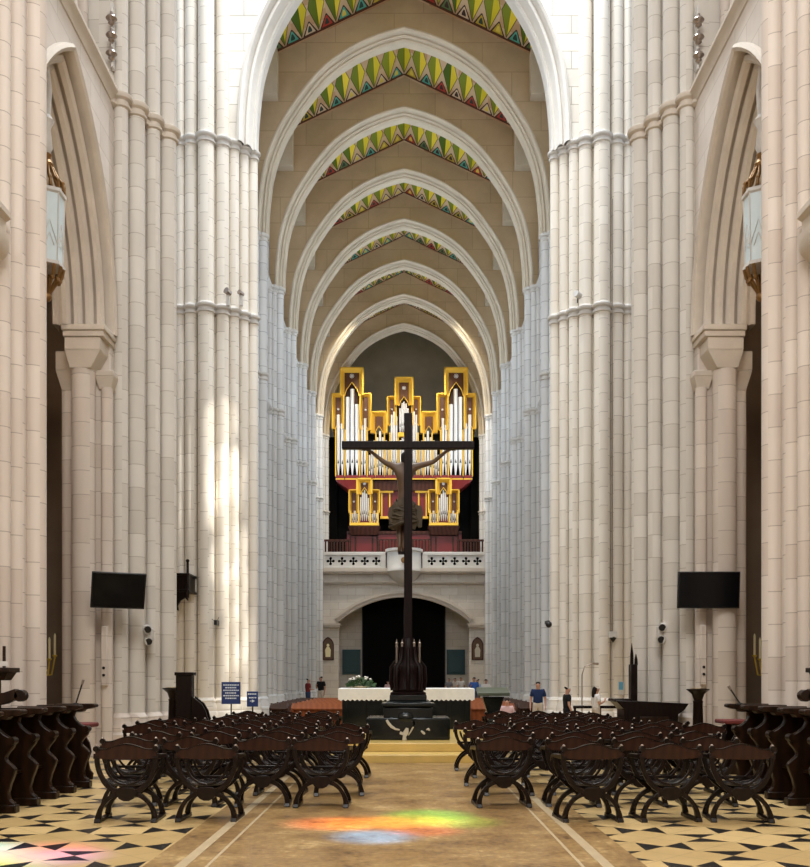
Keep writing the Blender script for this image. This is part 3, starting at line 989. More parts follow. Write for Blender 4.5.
for sx in (-1, 1):
    S = SIDE[sx]
    X0 = 4.76 if sx < 0 else 4.98
    t = thing('choir_stall', f'dark oak choir stall row with S-curved partitions at the {S} edge', 'choir stall', (sx * X0, 11.5, 0), group=None)
    for i in range(6):
        y = -.55 + .68 * i
        p = MB().prism(stall_profile(), y - .045, y + .045, lambda u, v, a: (sx * u, a, v)).build('partition', M['stall_wood'], t, bevel=.012)
        MB().box(*sorted((sx * -.03, sx * .62)), y - .07, y + .07, 0, .10).build('foot_block', M['stall_wood'], p, bevel=.012)
        MB().prism([(-.12, 1.25), (-.12, 1.215), (-.03, 1.185), (.05, 1.18), (.08, 1.14), (.5, 1.14), (.5, 1.265), (-.10, 1.265)], y - .085, y + .085, lambda u, v, a: (sx * u, a, v)).build('cap_ledge', M['stall_wood'], p, bevel=.01)
        c = MB()
        c.tube([(sx * .03, y - .07, .88), (sx * .03, y + .07, .88)], .05, 12)
        c.build('elbow_scroll', M['stall_wood'], p)
    MB().prism([(.14, 1.225), (.14, 1.20), (.2, 1.17), (.6, 1.17), (.6, 1.235), (.16, 1.235)], -1.1, 2.98, lambda u, v, a: (sx * u, a, v)).build('top_rail', M['stall_wood'], t, bevel=.01)
    MB().box(*sorted((sx * .56, sx * .62)), -1.1, 2.9, .05, 1.2).build('back_panel', M['stall_wood'], t)
    for i in range(5):
        y = -.55 + .68 * i
        MB().box(*sorted((sx * .16, sx * .55)), y + .06, y + .62, .43, .47).build('seat', M['stall_wood'], t, bevel=.01)
    # raised reading shelf and scrolled arm of the row behind
    sc = MB()
    sc.tube([(sx * .02, .3, 1.43), (sx * .02, .42, 1.43)], .075, 14)
    sc.ribbon([(.05, 1.46), (.2, 1.40), (.45, 1.36), (.9, 1.36)], [.12, .14, .18, .2], .3, .42, lambda u, v, a: (sx * u, a, v))
    sc.build('scrolled_arm', M['stall_wood'], t, bevel=.008)
    sh = MB().box(*sorted((sx * .13, sx * .9)), .25, .6, 1.72, 1.78).frustum((*sorted((sx * .22, sx * .9)), .32, .55), 1.62, (*sorted((sx * .16, sx * .9)), .28, .58), 1.72)
    sh.box(*sorted((sx * .3, sx * .34)), .4, .44, 1.25, 1.65)
    sh.build('raised_shelf', M['stall_wood'], t, bevel=.008)
    MB().box(*sorted((sx * .24, sx * .27)), .4, .43, 1.78, 2.05).build('post', M['stall_wood'], t)
    MB().box(*sorted((sx * .2, sx * .33)), .39, .395, 1.80, 1.86).build('name_card', M['white_metal'], t)
    # kneeling desk with a red pad
    y = 14.95 if sx < 0 else 16.2
    x = sx * (5.12 if sx < 0 else 5.62)
    d = thing('kneeling_desk', f'carved kneeling desk with dark red padded top at the far end of the {S} stalls', 'prayer desk', (x, y + .12, 0))
    pr = [(.3, 0), (-.05, 0), (-.06, .1), (-.01, .16), (.02, .3), (-.03, .45), (.0, .6), (.06, .7), (.02, .8), (.0, .86), (.3, .86)]
    for yy in (-.03, .4):
        MB().prism(pr, yy - .03, yy + .03, lambda u, v, a: (sx * u, a, v)).build('side_panel', M['stall_wood'], d, bevel=.01)
    MB().box(*sorted((sx * .2, sx * .26)), 0, .4, .05, .84).build('front_panel', M['stall_wood'], d)
    MB().box(*sorted((sx * -.14, sx * .36)), -.08, .45, .86, .93).build('padded_top', M['red_pad'], d, bevel=.02)
    # slanted music stand behind the stalls
    p0, p1 = (at(76, 708, 14.0), at(83, 684, 14.0)) if sx < 0 else (at(737, 702, 14.0), at(729, 684, 14.0))
    if sx > 0:
        p0.x, p1.x = max(p0.x, 4.95), p1.x
    m = thing('microphone', f'thin slanted gooseneck microphone rising from the {S} stall rail', 'microphone', (p0.x, 14.0, 1.255))
    MB().lathe([(.05, 0), (.05, .02), (.02, .03)], (0, 0, 0), 12).build('base', M['plastic'], m)
    dv = p1 - p0
    MB().tube([(0, 0, .02), (dv.x * .9, 0, dv.z * .9)], .012, 8).build('neck', M['plastic'], m)
    MB().tube([(dv.x * .85, 0, dv.z * .85), (dv.x * 1.05, 0, dv.z * 1.05)], [.018, .022], 8).build('head', M['stud'], m)

# ------------------------------------------------------------------ platform, pedestal, crucifix
st = thing('altar_step', 'two low yellow marble steps in front of the black pedestal', 'steps', kind='structure')
MB().box(-1.75, 1.75, 18.4, 26.8, 0, .16).build('lower_step', M['step_marble'], st, bevel=.012)
MB().box(-1.75, 1.75, 19.2, 26.8, .16, .33).build('upper_step', M['step_marble'], st, bevel=.012)
P = thing('pedestal', 'tiered black marble pedestal with pale relief, standing on the yellow steps', 'pedestal', (.09, 20.85, .33))
MB().box(-.89, .89, -.65, .75, 0, .47).build('plinth', M['black_marble'], P, bevel=.03)
mb = MB().box(-.53, .53, -.5, .5, .47, .68).frustum((-.5, .5, -.47, .47), .68, (-.56, .56, -.53, .53), .72)
mb.box(-.57, .57, -.54, .54, .72, .78)
mb.build('die', M['black_marble'], P, bevel=.012)
MB().frustum((-.5, .5, -.47, .47), .78, (-.40, .40, -.38, .38), .84).box(-.40, .40, -.38, .38, .84, .95).build('cap', M['black_marble'], P, bevel=.01)
mb = MB()
mb.ball((-.06, -.68, .47), .18, 12, (1, .35, .65))
mb.box(-.28, .18, -.72, -.6, .28, .46)
mb.build('front_cartouche', M['black_marble'], P, bevel=.02)
mb = MB()
mb.ribbon([(-.46, .43), (-.42, .36), (-.36, .29), (-.27, .235), (-.18, .22)], [.05, .06, .06, .045, .03], -.72, -.655, XZ)
mb.ribbon([(.06, .39), (.12, .40), (.13, .35), (.10, .27), (.05, .18), (.0, .10)], [.03, .07, .06, .035, .03, .02], -.72, -.655, XZ)
mb.ribbon([(-.08, 0.0), (-.08, .08), (-.05, .16), (-.02, .26)], [.10, .07, .12, .06], -.75, -.655, XZ)
mb.ribbon([(-.18, .16), (-.10, .13)], .06, -.74, -.655, XZ)
mb.ribbon([(.27, .20), (.33, .15), (.36, .13)], [.03, .06, .03], -.70, -.655, XZ)
mb.ribbon([(.38, .22), (.43, .24), (.45, .20)], [.03, .05, .04], -.70, -.655, XZ)
mb.build('pale_relief', M['pale_marble'], P, bevel=.01)

K = thing('crucifix', 'tall dark timber cross with carved base rising from the black pedestal', 'cross', (.09, 20.85, 1.28))
MB().box(-.09, .09, -.08, .08, .55, 6.17).build('upright', M['cross_wood'], K, bevel=.012)
MB().box(-1.45, 1.45, -.10, .07, 5.39, 5.55).build('crossbeam', M['cross_wood'], K, bevel=.012)
mb = MB().lathe([(.42, 0), (.42, .05), (.36, .08), (.38, .12), (.345, .16), (.35, .5), (.36, .60), (.33, .66), (.22, .76), (.20, .84), (.19, 1.0), (.17, 1.15), (.125, 1.25)], (0, 0, 0), 8)
for i in range(8):
    a = PI / 4 * i
    c, s = math.cos(a), math.sin(a)
    mb.tube([(c * .34, s * .34, .1), (c * .37, s * .37, .3), (c * .35, s * .35, .60), (c * .22, s * .22, .78), (c * .19, s * .19, 1.05)], [.045, .05, .055, .045, .03], 8)
mb.build('carved_base', M['cross_wood'], K, sharp=45)
for x in (-.25, .25, -.13, .13):
    f = MB().tube([(x, -.12, .7), (x, -.12, 1.05)], .02, 8).ball((x, -.12, 1.13), .035, 8)
    f.tube([(x, -.12, 1.05), (x, -.12, 1.22)], [.03, .005], 8)
    f.build('spike_finial', M['stud'], K)


def skin(name, J, edges, mat, parent=None, root=None, sub=2):
    """J {name: (xyz, radius)}: one continuous surface grown on a skeleton"""
    names = list(J)
    me = bpy.data.meshes.new(name)
    me.from_pydata([J[n][0] for n in names], [(names.index(a), names.index(b)) for a, b in edges], [])
    bm = bmesh.new()
    bm.from_mesh(me)
    ly = bm.verts.layers.skin.verify()
    bm.verts.ensure_lookup_table()
    for i, n in enumerate(names):
        r = J[n][1]
        bm.verts[i][ly].radius = r if isinstance(r, tuple) else (r, r)
        bm.verts[i][ly].use_root = (n == (root or names[0]))
    bm.to_mesh(me)
    bm.free()
    me.materials.append(mat)
    o = bpy.data.objects.new(name, me)
    C.objects.link(o)
    o.parent = parent
    m = o.modifiers.new('skin', 'SKIN')
    m.use_smooth_shade = True
    s = o.modifiers.new('sub', 'SUBSURF')
    s.levels = s.render_levels = sub
    return o


# carved figure on the far side of the cross
Fg = thing('carved_figure', 'life-size carved body with raised arms and loincloth hanging on the dark cross', 'statue', (.0, 20.85, 0))
Yb = .27
J = {'pelvis': ((0, Yb, 5.42), .17), 'waist': ((0, Yb + .02, 5.72), .135), 'chest': ((.01, Yb + .03, 6.08), .18), 'upper': ((.01, Yb + .02, 6.30), .17),
     'neck': ((.03, Yb + .06, 6.44), .07), 'head': ((.06, Yb + .12, 6.56), .115), 'crown': ((.07, Yb + .14, 6.68), .09), 'nose': ((.09, Yb + .26, 6.55), .02)}
E_ = [('pelvis', 'waist'), ('waist', 'chest'), ('chest', 'upper'), ('upper', 'neck'), ('neck', 'head'), ('head', 'crown'), ('head', 'nose')]
for q, nm in ((-1, 'l'), (1, 'r')):
    cxx = .10
    J.update({nm + 'sh': ((cxx * .1 + q * .22, Yb, 6.34), .085), nm + 'el': ((cxx + q * .55, Yb - .06, 6.44), .055), nm + 'wr': ((cxx + q * .80, Yb - .13, 6.63), .038), nm + 'pa': ((cxx + q * .90, Yb - .15, 6.70), .04),
              nm + 'hip': ((q * .10, Yb, 5.28), .12), nm + 'kn': ((-.03 + q * .075, Yb + .10, 4.92), .075), nm + 'an': ((-.06 + q * .04, Yb - .04, 4.56), .045), nm + 'to': ((-.06 + q * .045, Yb + .06, 4.42), .04)})
    E_ += [('upper', nm + 'sh'), (nm + 'sh', nm + 'el'), (nm + 'el', nm + 'wr'), (nm + 'wr', nm + 'pa'), ('pelvis', nm + 'hip'), (nm + 'hip', nm + 'kn'), (nm + 'kn', nm + 'an'), (nm + 'an', nm + 'to')]
    for k in range(5):
        a = -.9 + k * .42
        f1 = (cxx + q * (.93 + .05 * math.cos(a)), Yb - .14, 6.72 + .05 * math.sin(a))
        f2 = (cxx + q * (.95 + (.11 if k else .07) * math.cos(a)), Yb - .10, 6.73 + (.11 if k else .07) * math.sin(a))
        J.update({f'{nm}f{k}': (f1, .012), f'{nm}g{k}': (f2, .010)})
        E_ += [(nm + 'pa', f'{nm}f{k}'), (f'{nm}f{k}', f'{nm}g{k}')]
bd = skin('body', J, E_, M['carved_flesh'], Fg)
skin('hair', {'a': ((.05, Yb + .06, 6.68), .12), 'b': ((.04, Yb + .01, 6.54), .12), 'c': ((.02, Yb - .03, 6.38), .08)}, [('a', 'b'), ('b', 'c')], M['hair'], Fg)
mb = MB()
n = 60
vs, fs = [], []
prof = [(.17, 5.60), (.235, 5.53), (.26, 5.42), (.27, 5.28), (.30, 5.12), (.24, 4.98)]
for i, (r, z) in enumerate(prof):
    for k in range(n):
        a = 2 * PI * k / n
        w = 1 + (.10 * math.sin(5 * a + i * .9) + .05 * math.sin(13 * a + i * 1.7)) * min(1, i / 2)
        vs.append((math.cos(a) * r * w * 1.05, Yb + math.sin(a) * r * w * .8, z + (.05 * math.sin(3 * a) if i in (0, 5) else 0)))
for i in range(len(prof) - 1):
    for k in range(n):
        fs.append((i * n + k, i * n + (k + 1) % n, (i + 1) * n + (k + 1) % n, (i + 1) * n + k))
mb.add(vs, fs)
mb.ribbon([(.24, 5.45), (.33, 5.42), (.36, 5.3), (.33, 5.12), (.36, 5.0)], [.08, .12, .14, .14, .08], Yb - .1, Yb + .05, XZ)
mb.ribbon([(-.2, 5.48), (-.28, 5.40), (-.30, 5.25), (-.26, 5.1)], [.06, .10, .12, .08], Yb - .12, Yb + .03, XZ)
for i in range(9):
    z0, tilt, rr = 5.50 - .055 * i, .05 * math.sin(i * 1.9) + .04, .215 + .012 * i
    mb.tube([(rr * 1.07 * math.cos(a), Yb + rr * .86 * math.sin(a), z0 + tilt * math.sin(a + i) + .02 * math.sin(4 * a + i)) for a in (2 * PI * k / 30 for k in range(31))], .02, 6)
mb.build('loincloth', M['loincloth'], Fg, sharp=60)
MB().box(-.13, .15, .06, .16, 4.38, 4.44).build('foot_rest', M['cross_wood'], Fg)

# ------------------------------------------------------------------ altar
A = thing('altar', 'long dark altar table behind the crucifix', 'altar', (.06, 25.0, .33))
MB().box(-1.66, 1.66, -.5, .5, 0, 1.02).build('body', M['black_marble'], A, bevel=.02)
for q in (-1, 1):
    for x in (1.58, 1.1, .55):
        MB().box(q * x - .07, q * x + .07, -.56, -.5, .05, .98).build('pilaster', M['black_marble'], A, bevel=.01)
c = thing('altar_cloth', 'white lace-edged cloth lying over the long altar', 'tablecloth', (.06, 25.0, 1.35))
MB().box(-1.74, 1.74, -.62, .62, .0, .035).build('cloth_top', M['linen'], c, bevel=.01)
mb = MB()
zig = [(-1.74, .02), (1.74, .02)]
k = 58
low = []
for i in range(k + 1):
    x = 1.74 - 3.48 * i / k
    low.append((x, -.29 if i % 2 else -.25))
mb.prism(zig + low, -.635, -.62, XZ)
mb.build('lace_fringe', M['linen'], c, sharp=20)
for q in (-1, 1):
    MB().box(*sorted((q * 1.74, q * 1.755)), -.62, .62, -.26, .02).build('side_drop', M['linen'], c)
fl = thing('flower_arrangement', 'low green and white flower arrangement on the left end of the altar', 'flowers', (-1.15, 25.1, 1.385))
random.seed(3)
MB().lathe([(.2, 0), (.24, .03), (.25, .05)], (0, 0, 0), 14).build('bowl', M['brass'], fl)
lf = MB()
for i in range(260):
    a, r = random.uniform(0, 2 * PI), random.uniform(0, 1) ** .5
    x, y, z = math.cos(a) * r * .34, math.sin(a) * r * .22, .03 + .24 * (1 - r * r) * random.uniform(.2, 1)
    dx, dy, dz = math.cos(a) * .1, math.sin(a) * .08, random.uniform(-.03, .09)
    w = .06
    lf.add([(x, y, z), (x + dx * .5 - dy * w * 4, y + dy * .5 + dx * w * 4, z + dz * .8 + .02), (x + dx, y + dy, z + dz), (x + dx * .5 + dy * w * 4, y + dy * .5 - dx * w * 4, z + dz * .8 - .01)], [(0, 1, 2, 3)])
lf.build('foliage', M['leaf'], fl, sharp=10)
ff = MB()
for i in range(14):
    a, r = random.uniform(0, 2 * PI), random.uniform(0, .9)
    ff.ball((math.cos(a) * r * .36, math.sin(a) * r * .2, .2 + .14 * (1 - r)), .04, 8, (1, 1, .7))
ff.build('blossom', M['petal'], fl)

# ambo to the right of the altar
d = thing('ambo', 'dark pedestal ambo with slanted pale green top right of the altar', 'lectern', (2.15, 23.0, 0))
MB().box(-.3, .3, -.28, .28, 0, .12).frustum((-.2, .2, -.2, .2), .12, (-.11, .11, -.11, .11), .7).frustum((-.11, .11, -.11, .11), .7, (-.26, .26, -.2, .2), 1.2).build('pillar_stem', M['black_marble'], d, bevel=.01)
MB().prism([(-.28, 1.22), (.28, 1.34), (.28, 1.42), (-.28, 1.30)], -.38, .38, YZ).build('desk_top', plain('pale_green_marble', (.065, .08, .05), .4), d, bevel=.01)

# ------------------------------------------------------------------ pews (face the altar)
def make_pew(w, wd):
    t = thing('pew', '', 'pew')
    MB().box(-w / 2, w / 2, -.30, -.26, .1, .74).build('front_panel', wd, t, bevel=.008)
    MB().prism([(-.40, .70), (-.1, .86), (-.1, .89), (-.42, .74)], -w / 2, w / 2, lambda u, v, a: (a, u, v)).build('book_slope', wd, t, bevel=.006)
    MB().box(-w / 2, w / 2, .25, .65, .42, .46).build('seat', wd, t, bevel=.01)
    MB().prism([(.63, .44), (.67, .44), (.76, .82), (.72, .82)], -w / 2, w / 2, lambda u, v, a: (a, u, v)).build('backrest', wd, t)
    for q in (-1, 1):
        MB().prism([(-.36, 0), (.8, 0), (.82, .84), (.74, .88), (.6, .66), (.25, .6), (0, .66), (-.10, .90), (-.44, .76)], q * w / 2 - .03, q * w / 2 + .03, YZ).build('end_panel', wd, t, bevel=.008)
    return t


pws = {}
for side, x, w in ((-1, -2.45, 1.75), (1, 2.62, 1.3), (-1, -3.72, .5), (1, 3.75, .6)):
    pew = None
    for i in range(7):
        y = 28.6 + 1.35 * i
        if side > 0 and abs(x) > 3:
            y += .35
        pew = make_pew(w, M['pew_wood' if abs(x) < 3 else 'walnut_board']) if pew is None else copy_tree(pew)
        pew.location = (x, y, 0)
        s = 'left' if side < 0 else 'right'
        sz = 'long' if abs(x) < 3 else 'short side'
        pew['label'] = f'{sz} glossy mahogany pew, {ORD[i]} back from the altar on the {s}'
        pew['group'] = f'pews {s} of the altar'

# ------------------------------------------------------------------ organ
def organ():
    OY = 70.6
    g = thing('pipe_organ', 'gilded pipe organ with silver pipes and red case on the gallery', 'organ', (0, OY, 9.3))
    sc = OY / F
    X = lambda px: (px / 4.13 + 320 - 403.3) * sc
    Z = lambda py: EYE + (HY - (py / 4.13 + 360)) * sc - 9.3

    def hood(x0, x1, y0, y1, par_y, star=True, arch=True):
        """gilded box hood: splayed frame round a carved panel, pointed cut over the pipes"""
        a, b, zt, zb = X(x0), X(x1), Z(y0), Z(y1)
        w = b - a
        e = min(.34, w * .27)
        h = MB()
        h.box(a, a + e * .3, par_y, par_y + .9, zb, zt).box(b - e * .3, b, par_y, par_y + .9, zb, zt).box(a, b, par_y, par_y + .9, zt - e * .3, zt)
        # splayed inner faces
        for p, q in (((a + e * .3, par_y), (a + e, par_y + .3)), ((b - e * .3, par_y), (b - e, par_y + .3))):
            h.add([(p[0], p[1], zb), (q[0], q[1], zb), (q[0], q[1], zt - e), (p[0], p[1], zt - e * .3)], [(0, 1, 2, 3)])
        h.add([(a + e * .3, par_y, zt - e * .3), (b - e * .3, par_y, zt - e * .3), (b - e, par_y + .3, zt - e), (a + e, par_y + .3, zt - e)], [(0, 1, 2, 3)])
        hd = h.build('tower_hood', M['gold'], g, sharp=20)
        pz = zb + (zt - zb) * .0
        ia, ib, it = a + e, b - e, zt - e
        mid = (ia + ib) / 2
        hw = (ib - ia) / 2
        zc = zb + hw * 1.9 if arch else zb
        zc = min(zc, it - .25)
        poly = [(ia, it), (ia, zb), (ia + hw * .25, zb + (zc - zb) * .45), (mid, zc), (ib - hw * .25, zb + (zc - zb) * .45), (ib, zb), (ib, it)]
        MB().prism(poly, par_y + .3, par_y + .36, XZ).build('carved_panel', M['gold_panel'], hd, sharp=20)
        t = MB().ribbon(poly[1:6], .05, par_y + .26, par_y + .32, XZ)
        t.build('panel_edge', M['gold'], hd)
        if star:
            s = MB()
            zz = (it + zc) / 2 + .1
            r = min(.17, hw * .4)
            for k in range(4):
                an = k * PI / 4
                s.ribbon([(mid - r * math.cos(an), zz - r * math.sin(an)), (mid + r * math.cos(an), zz + r * math.sin(an))], r * .3, par_y + .22, par_y + .30, XZ)
            s.build('star', M['silver'], hd)
        return hd

    def pipes(x0, x1, tops, base, y, frac=.86):
        a, b = X(x0), X(x1)
        n = len(tops)
        p = (b - a) / n
        for i, tp in enumerate(tops):
            cx = a + p * (i + .5)
            r = p * .5 * frac
            zt, zb = Z(tp), Z(base)
            hft = min(.9, (zt - zb) * .22)
            o = MB().lathe([(r * .25, 0), (r, hft), (r, zt - zb)], (cx, y, zb), 12).build('pipe', M['silver'], g)
            MB().prism([(cx - r * .5, zb + hft + .02), (cx + r * .5, zb + hft + .02), (cx, zb + hft + .32)], y - r - .015, y - r + .03, XZ).build('pipe_mouth', M['plastic'], o)

    for q in (0, 1):
        mx = (lambda v: 344 * 2 - v) if q else (lambda v: v)
        o2 = lambda a, b: (min(mx(a), mx(b)), max(mx(a), mx(b)))
        rv = (lambda l: l[::-1]) if q else (lambda l: l)
        hood(*o2(80, 178), 35, 150, -.35)
        hood(*o2(46, 98), 138, 285, -.15)
        hood(*o2(160, 210), 138, 290, -.15)
        hood(*o2(205, 276), 210, 300, .0, False)
        hood(*o2(274, 314), 150, 270, -.1)
        pipes(*o2(64, 98), rv([225, 262]), 478, .12)
        pipes(*o2(102, 160), rv([155, 122, 185]), 478, -.05)
        pipes(*o2(163, 190), rv([268, 240]), 478, .12)
        pipes(*o2(196, 226), rv([390, 350, 330]), 478, .2)
        pipes(*o2(228, 262), rv([318, 292, 318]), 478, .15)
        pipes(*o2(264, 284), rv([330, 352]), 478, .2)
        pipes(*o2(288, 318), rv([225, 212, 232]), 478, .12)
        # gilded uprights between the fields of pipes
        for v in (62, 100, 161, 192, 228, 263, 286, 320):
            x = X(mx(v))
            MB().box(x - .045, x + .045, -.05, .35, Z(480), Z(288 if v < 195 else 300)).build('gilded_upright', M['gold'], g)
        # red plinth blocks under the pipes
        for v0, v1 in ((64, 98), (102, 160), (163, 190), (194, 226), (228, 262), (264, 318)):
            a, b = o2(v0, v1)
            MB().box(X(a), X(b), -.25, .5, Z(494), Z(478)).build('red_plinth', M['red_case'], g, bevel=.02)
            MB().box(X(a) - .02, X(b) + .02, -.3, -.2, Z(497), Z(492)).build('gilt_fillet', M['gold'], g)
        # tapering corbel below the big tower
        a, b = sorted((X(mx(62)), X(mx(215))))
        if q:
            mb = MB().frustum((a, b - 1.0, -.1, 1.6), Z(540), (a, b, -.28, 1.6), Z(497))
        else:
            mb = MB().frustum((a + 1.0, b, -.1, 1.6), Z(540), (a, b, -.28, 1.6), Z(497))
        mb.build('red_corbel', M['red_case'], g, bevel=.03)
        # small forward case
        hood(*o2(150, 216), 500, 565, -1.15, True)
        hood(*o2(118, 160), 545, 640, -1.0, True, False)
        hood(*o2(205, 246), 545, 640, -1.0, True, False)
        pipes(*o2(163, 203), rv([575, 556, 545, 560, 578]), 672, -.75)
        pipes(*o2(128, 158), rv([642, 630, 642]), 680, -.7)
        pipes(*o2(208, 238), rv([642, 630, 642]), 680, -.7)
        a, b = o2(122, 242)
        MB().box(X(a), X(b), -.95, -.2, Z(692), Z(680)).build('small_case_sill', M['gold'], g, bevel=.02)
        MB().box(X(a) + .1, X(b) - .1, -.6, -.1, Z(692), Z(560)).build('small_case_back', M['red_case'], g)
        MB().frustum((X(a) + .1, X(b) - .1, -.8, .2), Z(730), (X(a) - .1, X(b) + .1, -.98, .2), Z(694)).build('small_case_corbel', M['loft_wood'], g, bevel=.02)
        for v in (126, 160, 206, 238):
            x = X(mx(v))
            MB().box(x - .05, x + .05, -.98, -.8, Z(680), Z(630)).build('small_case_post', M['gold'], g)
    # centre tower
    hood(305, 383, 75, 190, -.35)
    pipes(324, 364, [200, 178, 172, 180, 200], 300, .0)
    pipes(324, 364, [330, 322, 318, 322, 330], 478, .1)
    MB().box(X(320), X(368), -.1, .3, Z(318), Z(300)).build('gilt_shelf', M['gold'], g, bevel=.02)
    # case body behind
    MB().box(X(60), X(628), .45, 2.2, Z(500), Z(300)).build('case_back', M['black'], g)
    for a, b, z in ((82, 176, 40), (512, 606, 40), (308, 380, 80), (50, 96, 145), (592, 638, 145), (165, 206, 145), (482, 523, 145)):
        MB().box(X(a) + .02, X(b) - .02, .3, 1.4, Z(300), Z(z)).build('tower_body', M['loft_wood'], g)
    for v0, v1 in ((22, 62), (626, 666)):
        MB().box(X(v0), X(v1), 1.3, 1.6, 0, Z(300)).build('side_shade_panel', M['black'], g)  # black panels painting the loft's shade at either side of the organ
    MB().box(X(30), X(658), 1.7, 1.9, 0, Z(480)).build('rear_shade_panel', M['black'], g)  # added black sheet, stands in for the unlit depth of the loft
    MB().box(X(150), X(540), -.1, 2.0, Z(540), Z(500)).build('case_underside', M['loft_wood'], g)
    MB().box(X(246), X(444), .2, .6, Z(650), Z(540)).build('red_console_wall', M['red_case'], g)
    for v in (252, 285, 330, 358, 405, 436):
        MB().box(X(v) - .05, X(v) + .05, .12, .22, Z(650), Z(545)).build('console_upright', M['gold'], g)
    for v0, v1 in ((246, 300), (390, 444)):
        MB().box(X(v0), X(v1), .0, .2, Z(548), Z(540)).build('gilt_fillet', M['gold'], g)
        MB().box(X(v0), X(v1), .0, .2, Z(655), Z(645)).build('gilt_fillet', M['gold'], g)
    MB().box(X(110), X(580), -.5, .9, Z(800), Z(722)).build('red_base', M['red_case'], g)
    for v in (125, 145, 215, 235, 344, 455, 475, 545, 565):
        MB().box(X(v) - .07, X(v) + .07, -.56, -.48, 0, Z(724)).build('base_pilaster', M['loft_wood'], g)
    MB().box(X(110), X(580), -.62, -.3, Z(724), Z(712)).build('base_rail', M['loft_wood'], g, bevel=.02)
    return g


organ()
for q in (-1, 1):
    t = thing('loft_railing', f'dark wooden gallery railing beside the small {SIDE[q]} organ case', 'railing', (0, 69.6, 9.3), kind='structure')
    a, b = sorted((q * 3.95, q * 5.85))
    MB().box(a, b, -.06, .06, 2.35, 2.5).build('top_rail', M['loft_wood'], t, bevel=.01)
    MB().box(a, b, -.06, .06, 1.2, 1.35).build('bottom_rail', M['loft_wood'], t, bevel=.01)
    for i in range(9):
        x = a + (b - a) * (i + .5) / 9
        MB().box(x - .06, x + .06, -.03, .03, 1.3, 2.4).build('baluster', M['loft_wood'], t)
    MB().box(a, b, .1, .2, 0, 1.25).build('plank_base', M['black'], t)
    # middle rail between the cases
    t2 = thing('organ_gallery_rail', f'low dark rail with small posts behind the cross on the {SIDE[q]} half of the organ loft', 'railing', (0, 69.4, 9.3), kind='structure')
    a, b = sorted((q * .1, q * 1.9))
    MB().box(a, b, -.05, .05, 2.4, 2.5).build('top_rail', M['loft_wood'], t2)
    for i in range(8):
        x = a + (b - a) * (i + .5) / 8
        MB().box(x - .07, x + .07, -.03, .03, 1.6, 2.4).build('baluster', M['loft_wood'], t2)
    MB().box(a, b, -.08, .08, 1.45, 1.6).build('bottom_rail', M['loft_wood'], t2)
# ------------------------------------------------------------------ screens, lamps, signs
def tv(px, py, Y, yaw, pitch, label, wall, k=1.0):
    p = at(px, py, Y)
    t = thing('television', label, 'screen', p, 0)
    t.rotation_euler = (math.radians(pitch), 0, math.radians(yaw))
    MB().box(-.635, .635, -.03, .03, -.375, .375).build('casing', M['plastic'], t, bevel=.01)
    MB().box(-.61, .61, -.034, -.028, -.345, .35).build('screen', M['screen'], t)
    t.scale = (k, 1, 1)
    MB().box(-.2, .2, .03, .10, -.15, .15).box(-.04, .04, .08, wall, -.06, .02).build('wall_bracket', M['plastic'], t)


tv(118.5, 590.5, 19.3, 26, 21, 'black screen, angled and tilted, on the pillar beside the left aisle arch', .5, .84)
tv(708.5, 590.0, 19.45, 0, 5, 'flat black rectangular screen, facing forward, on the pillar beside the right aisle arch', .35)

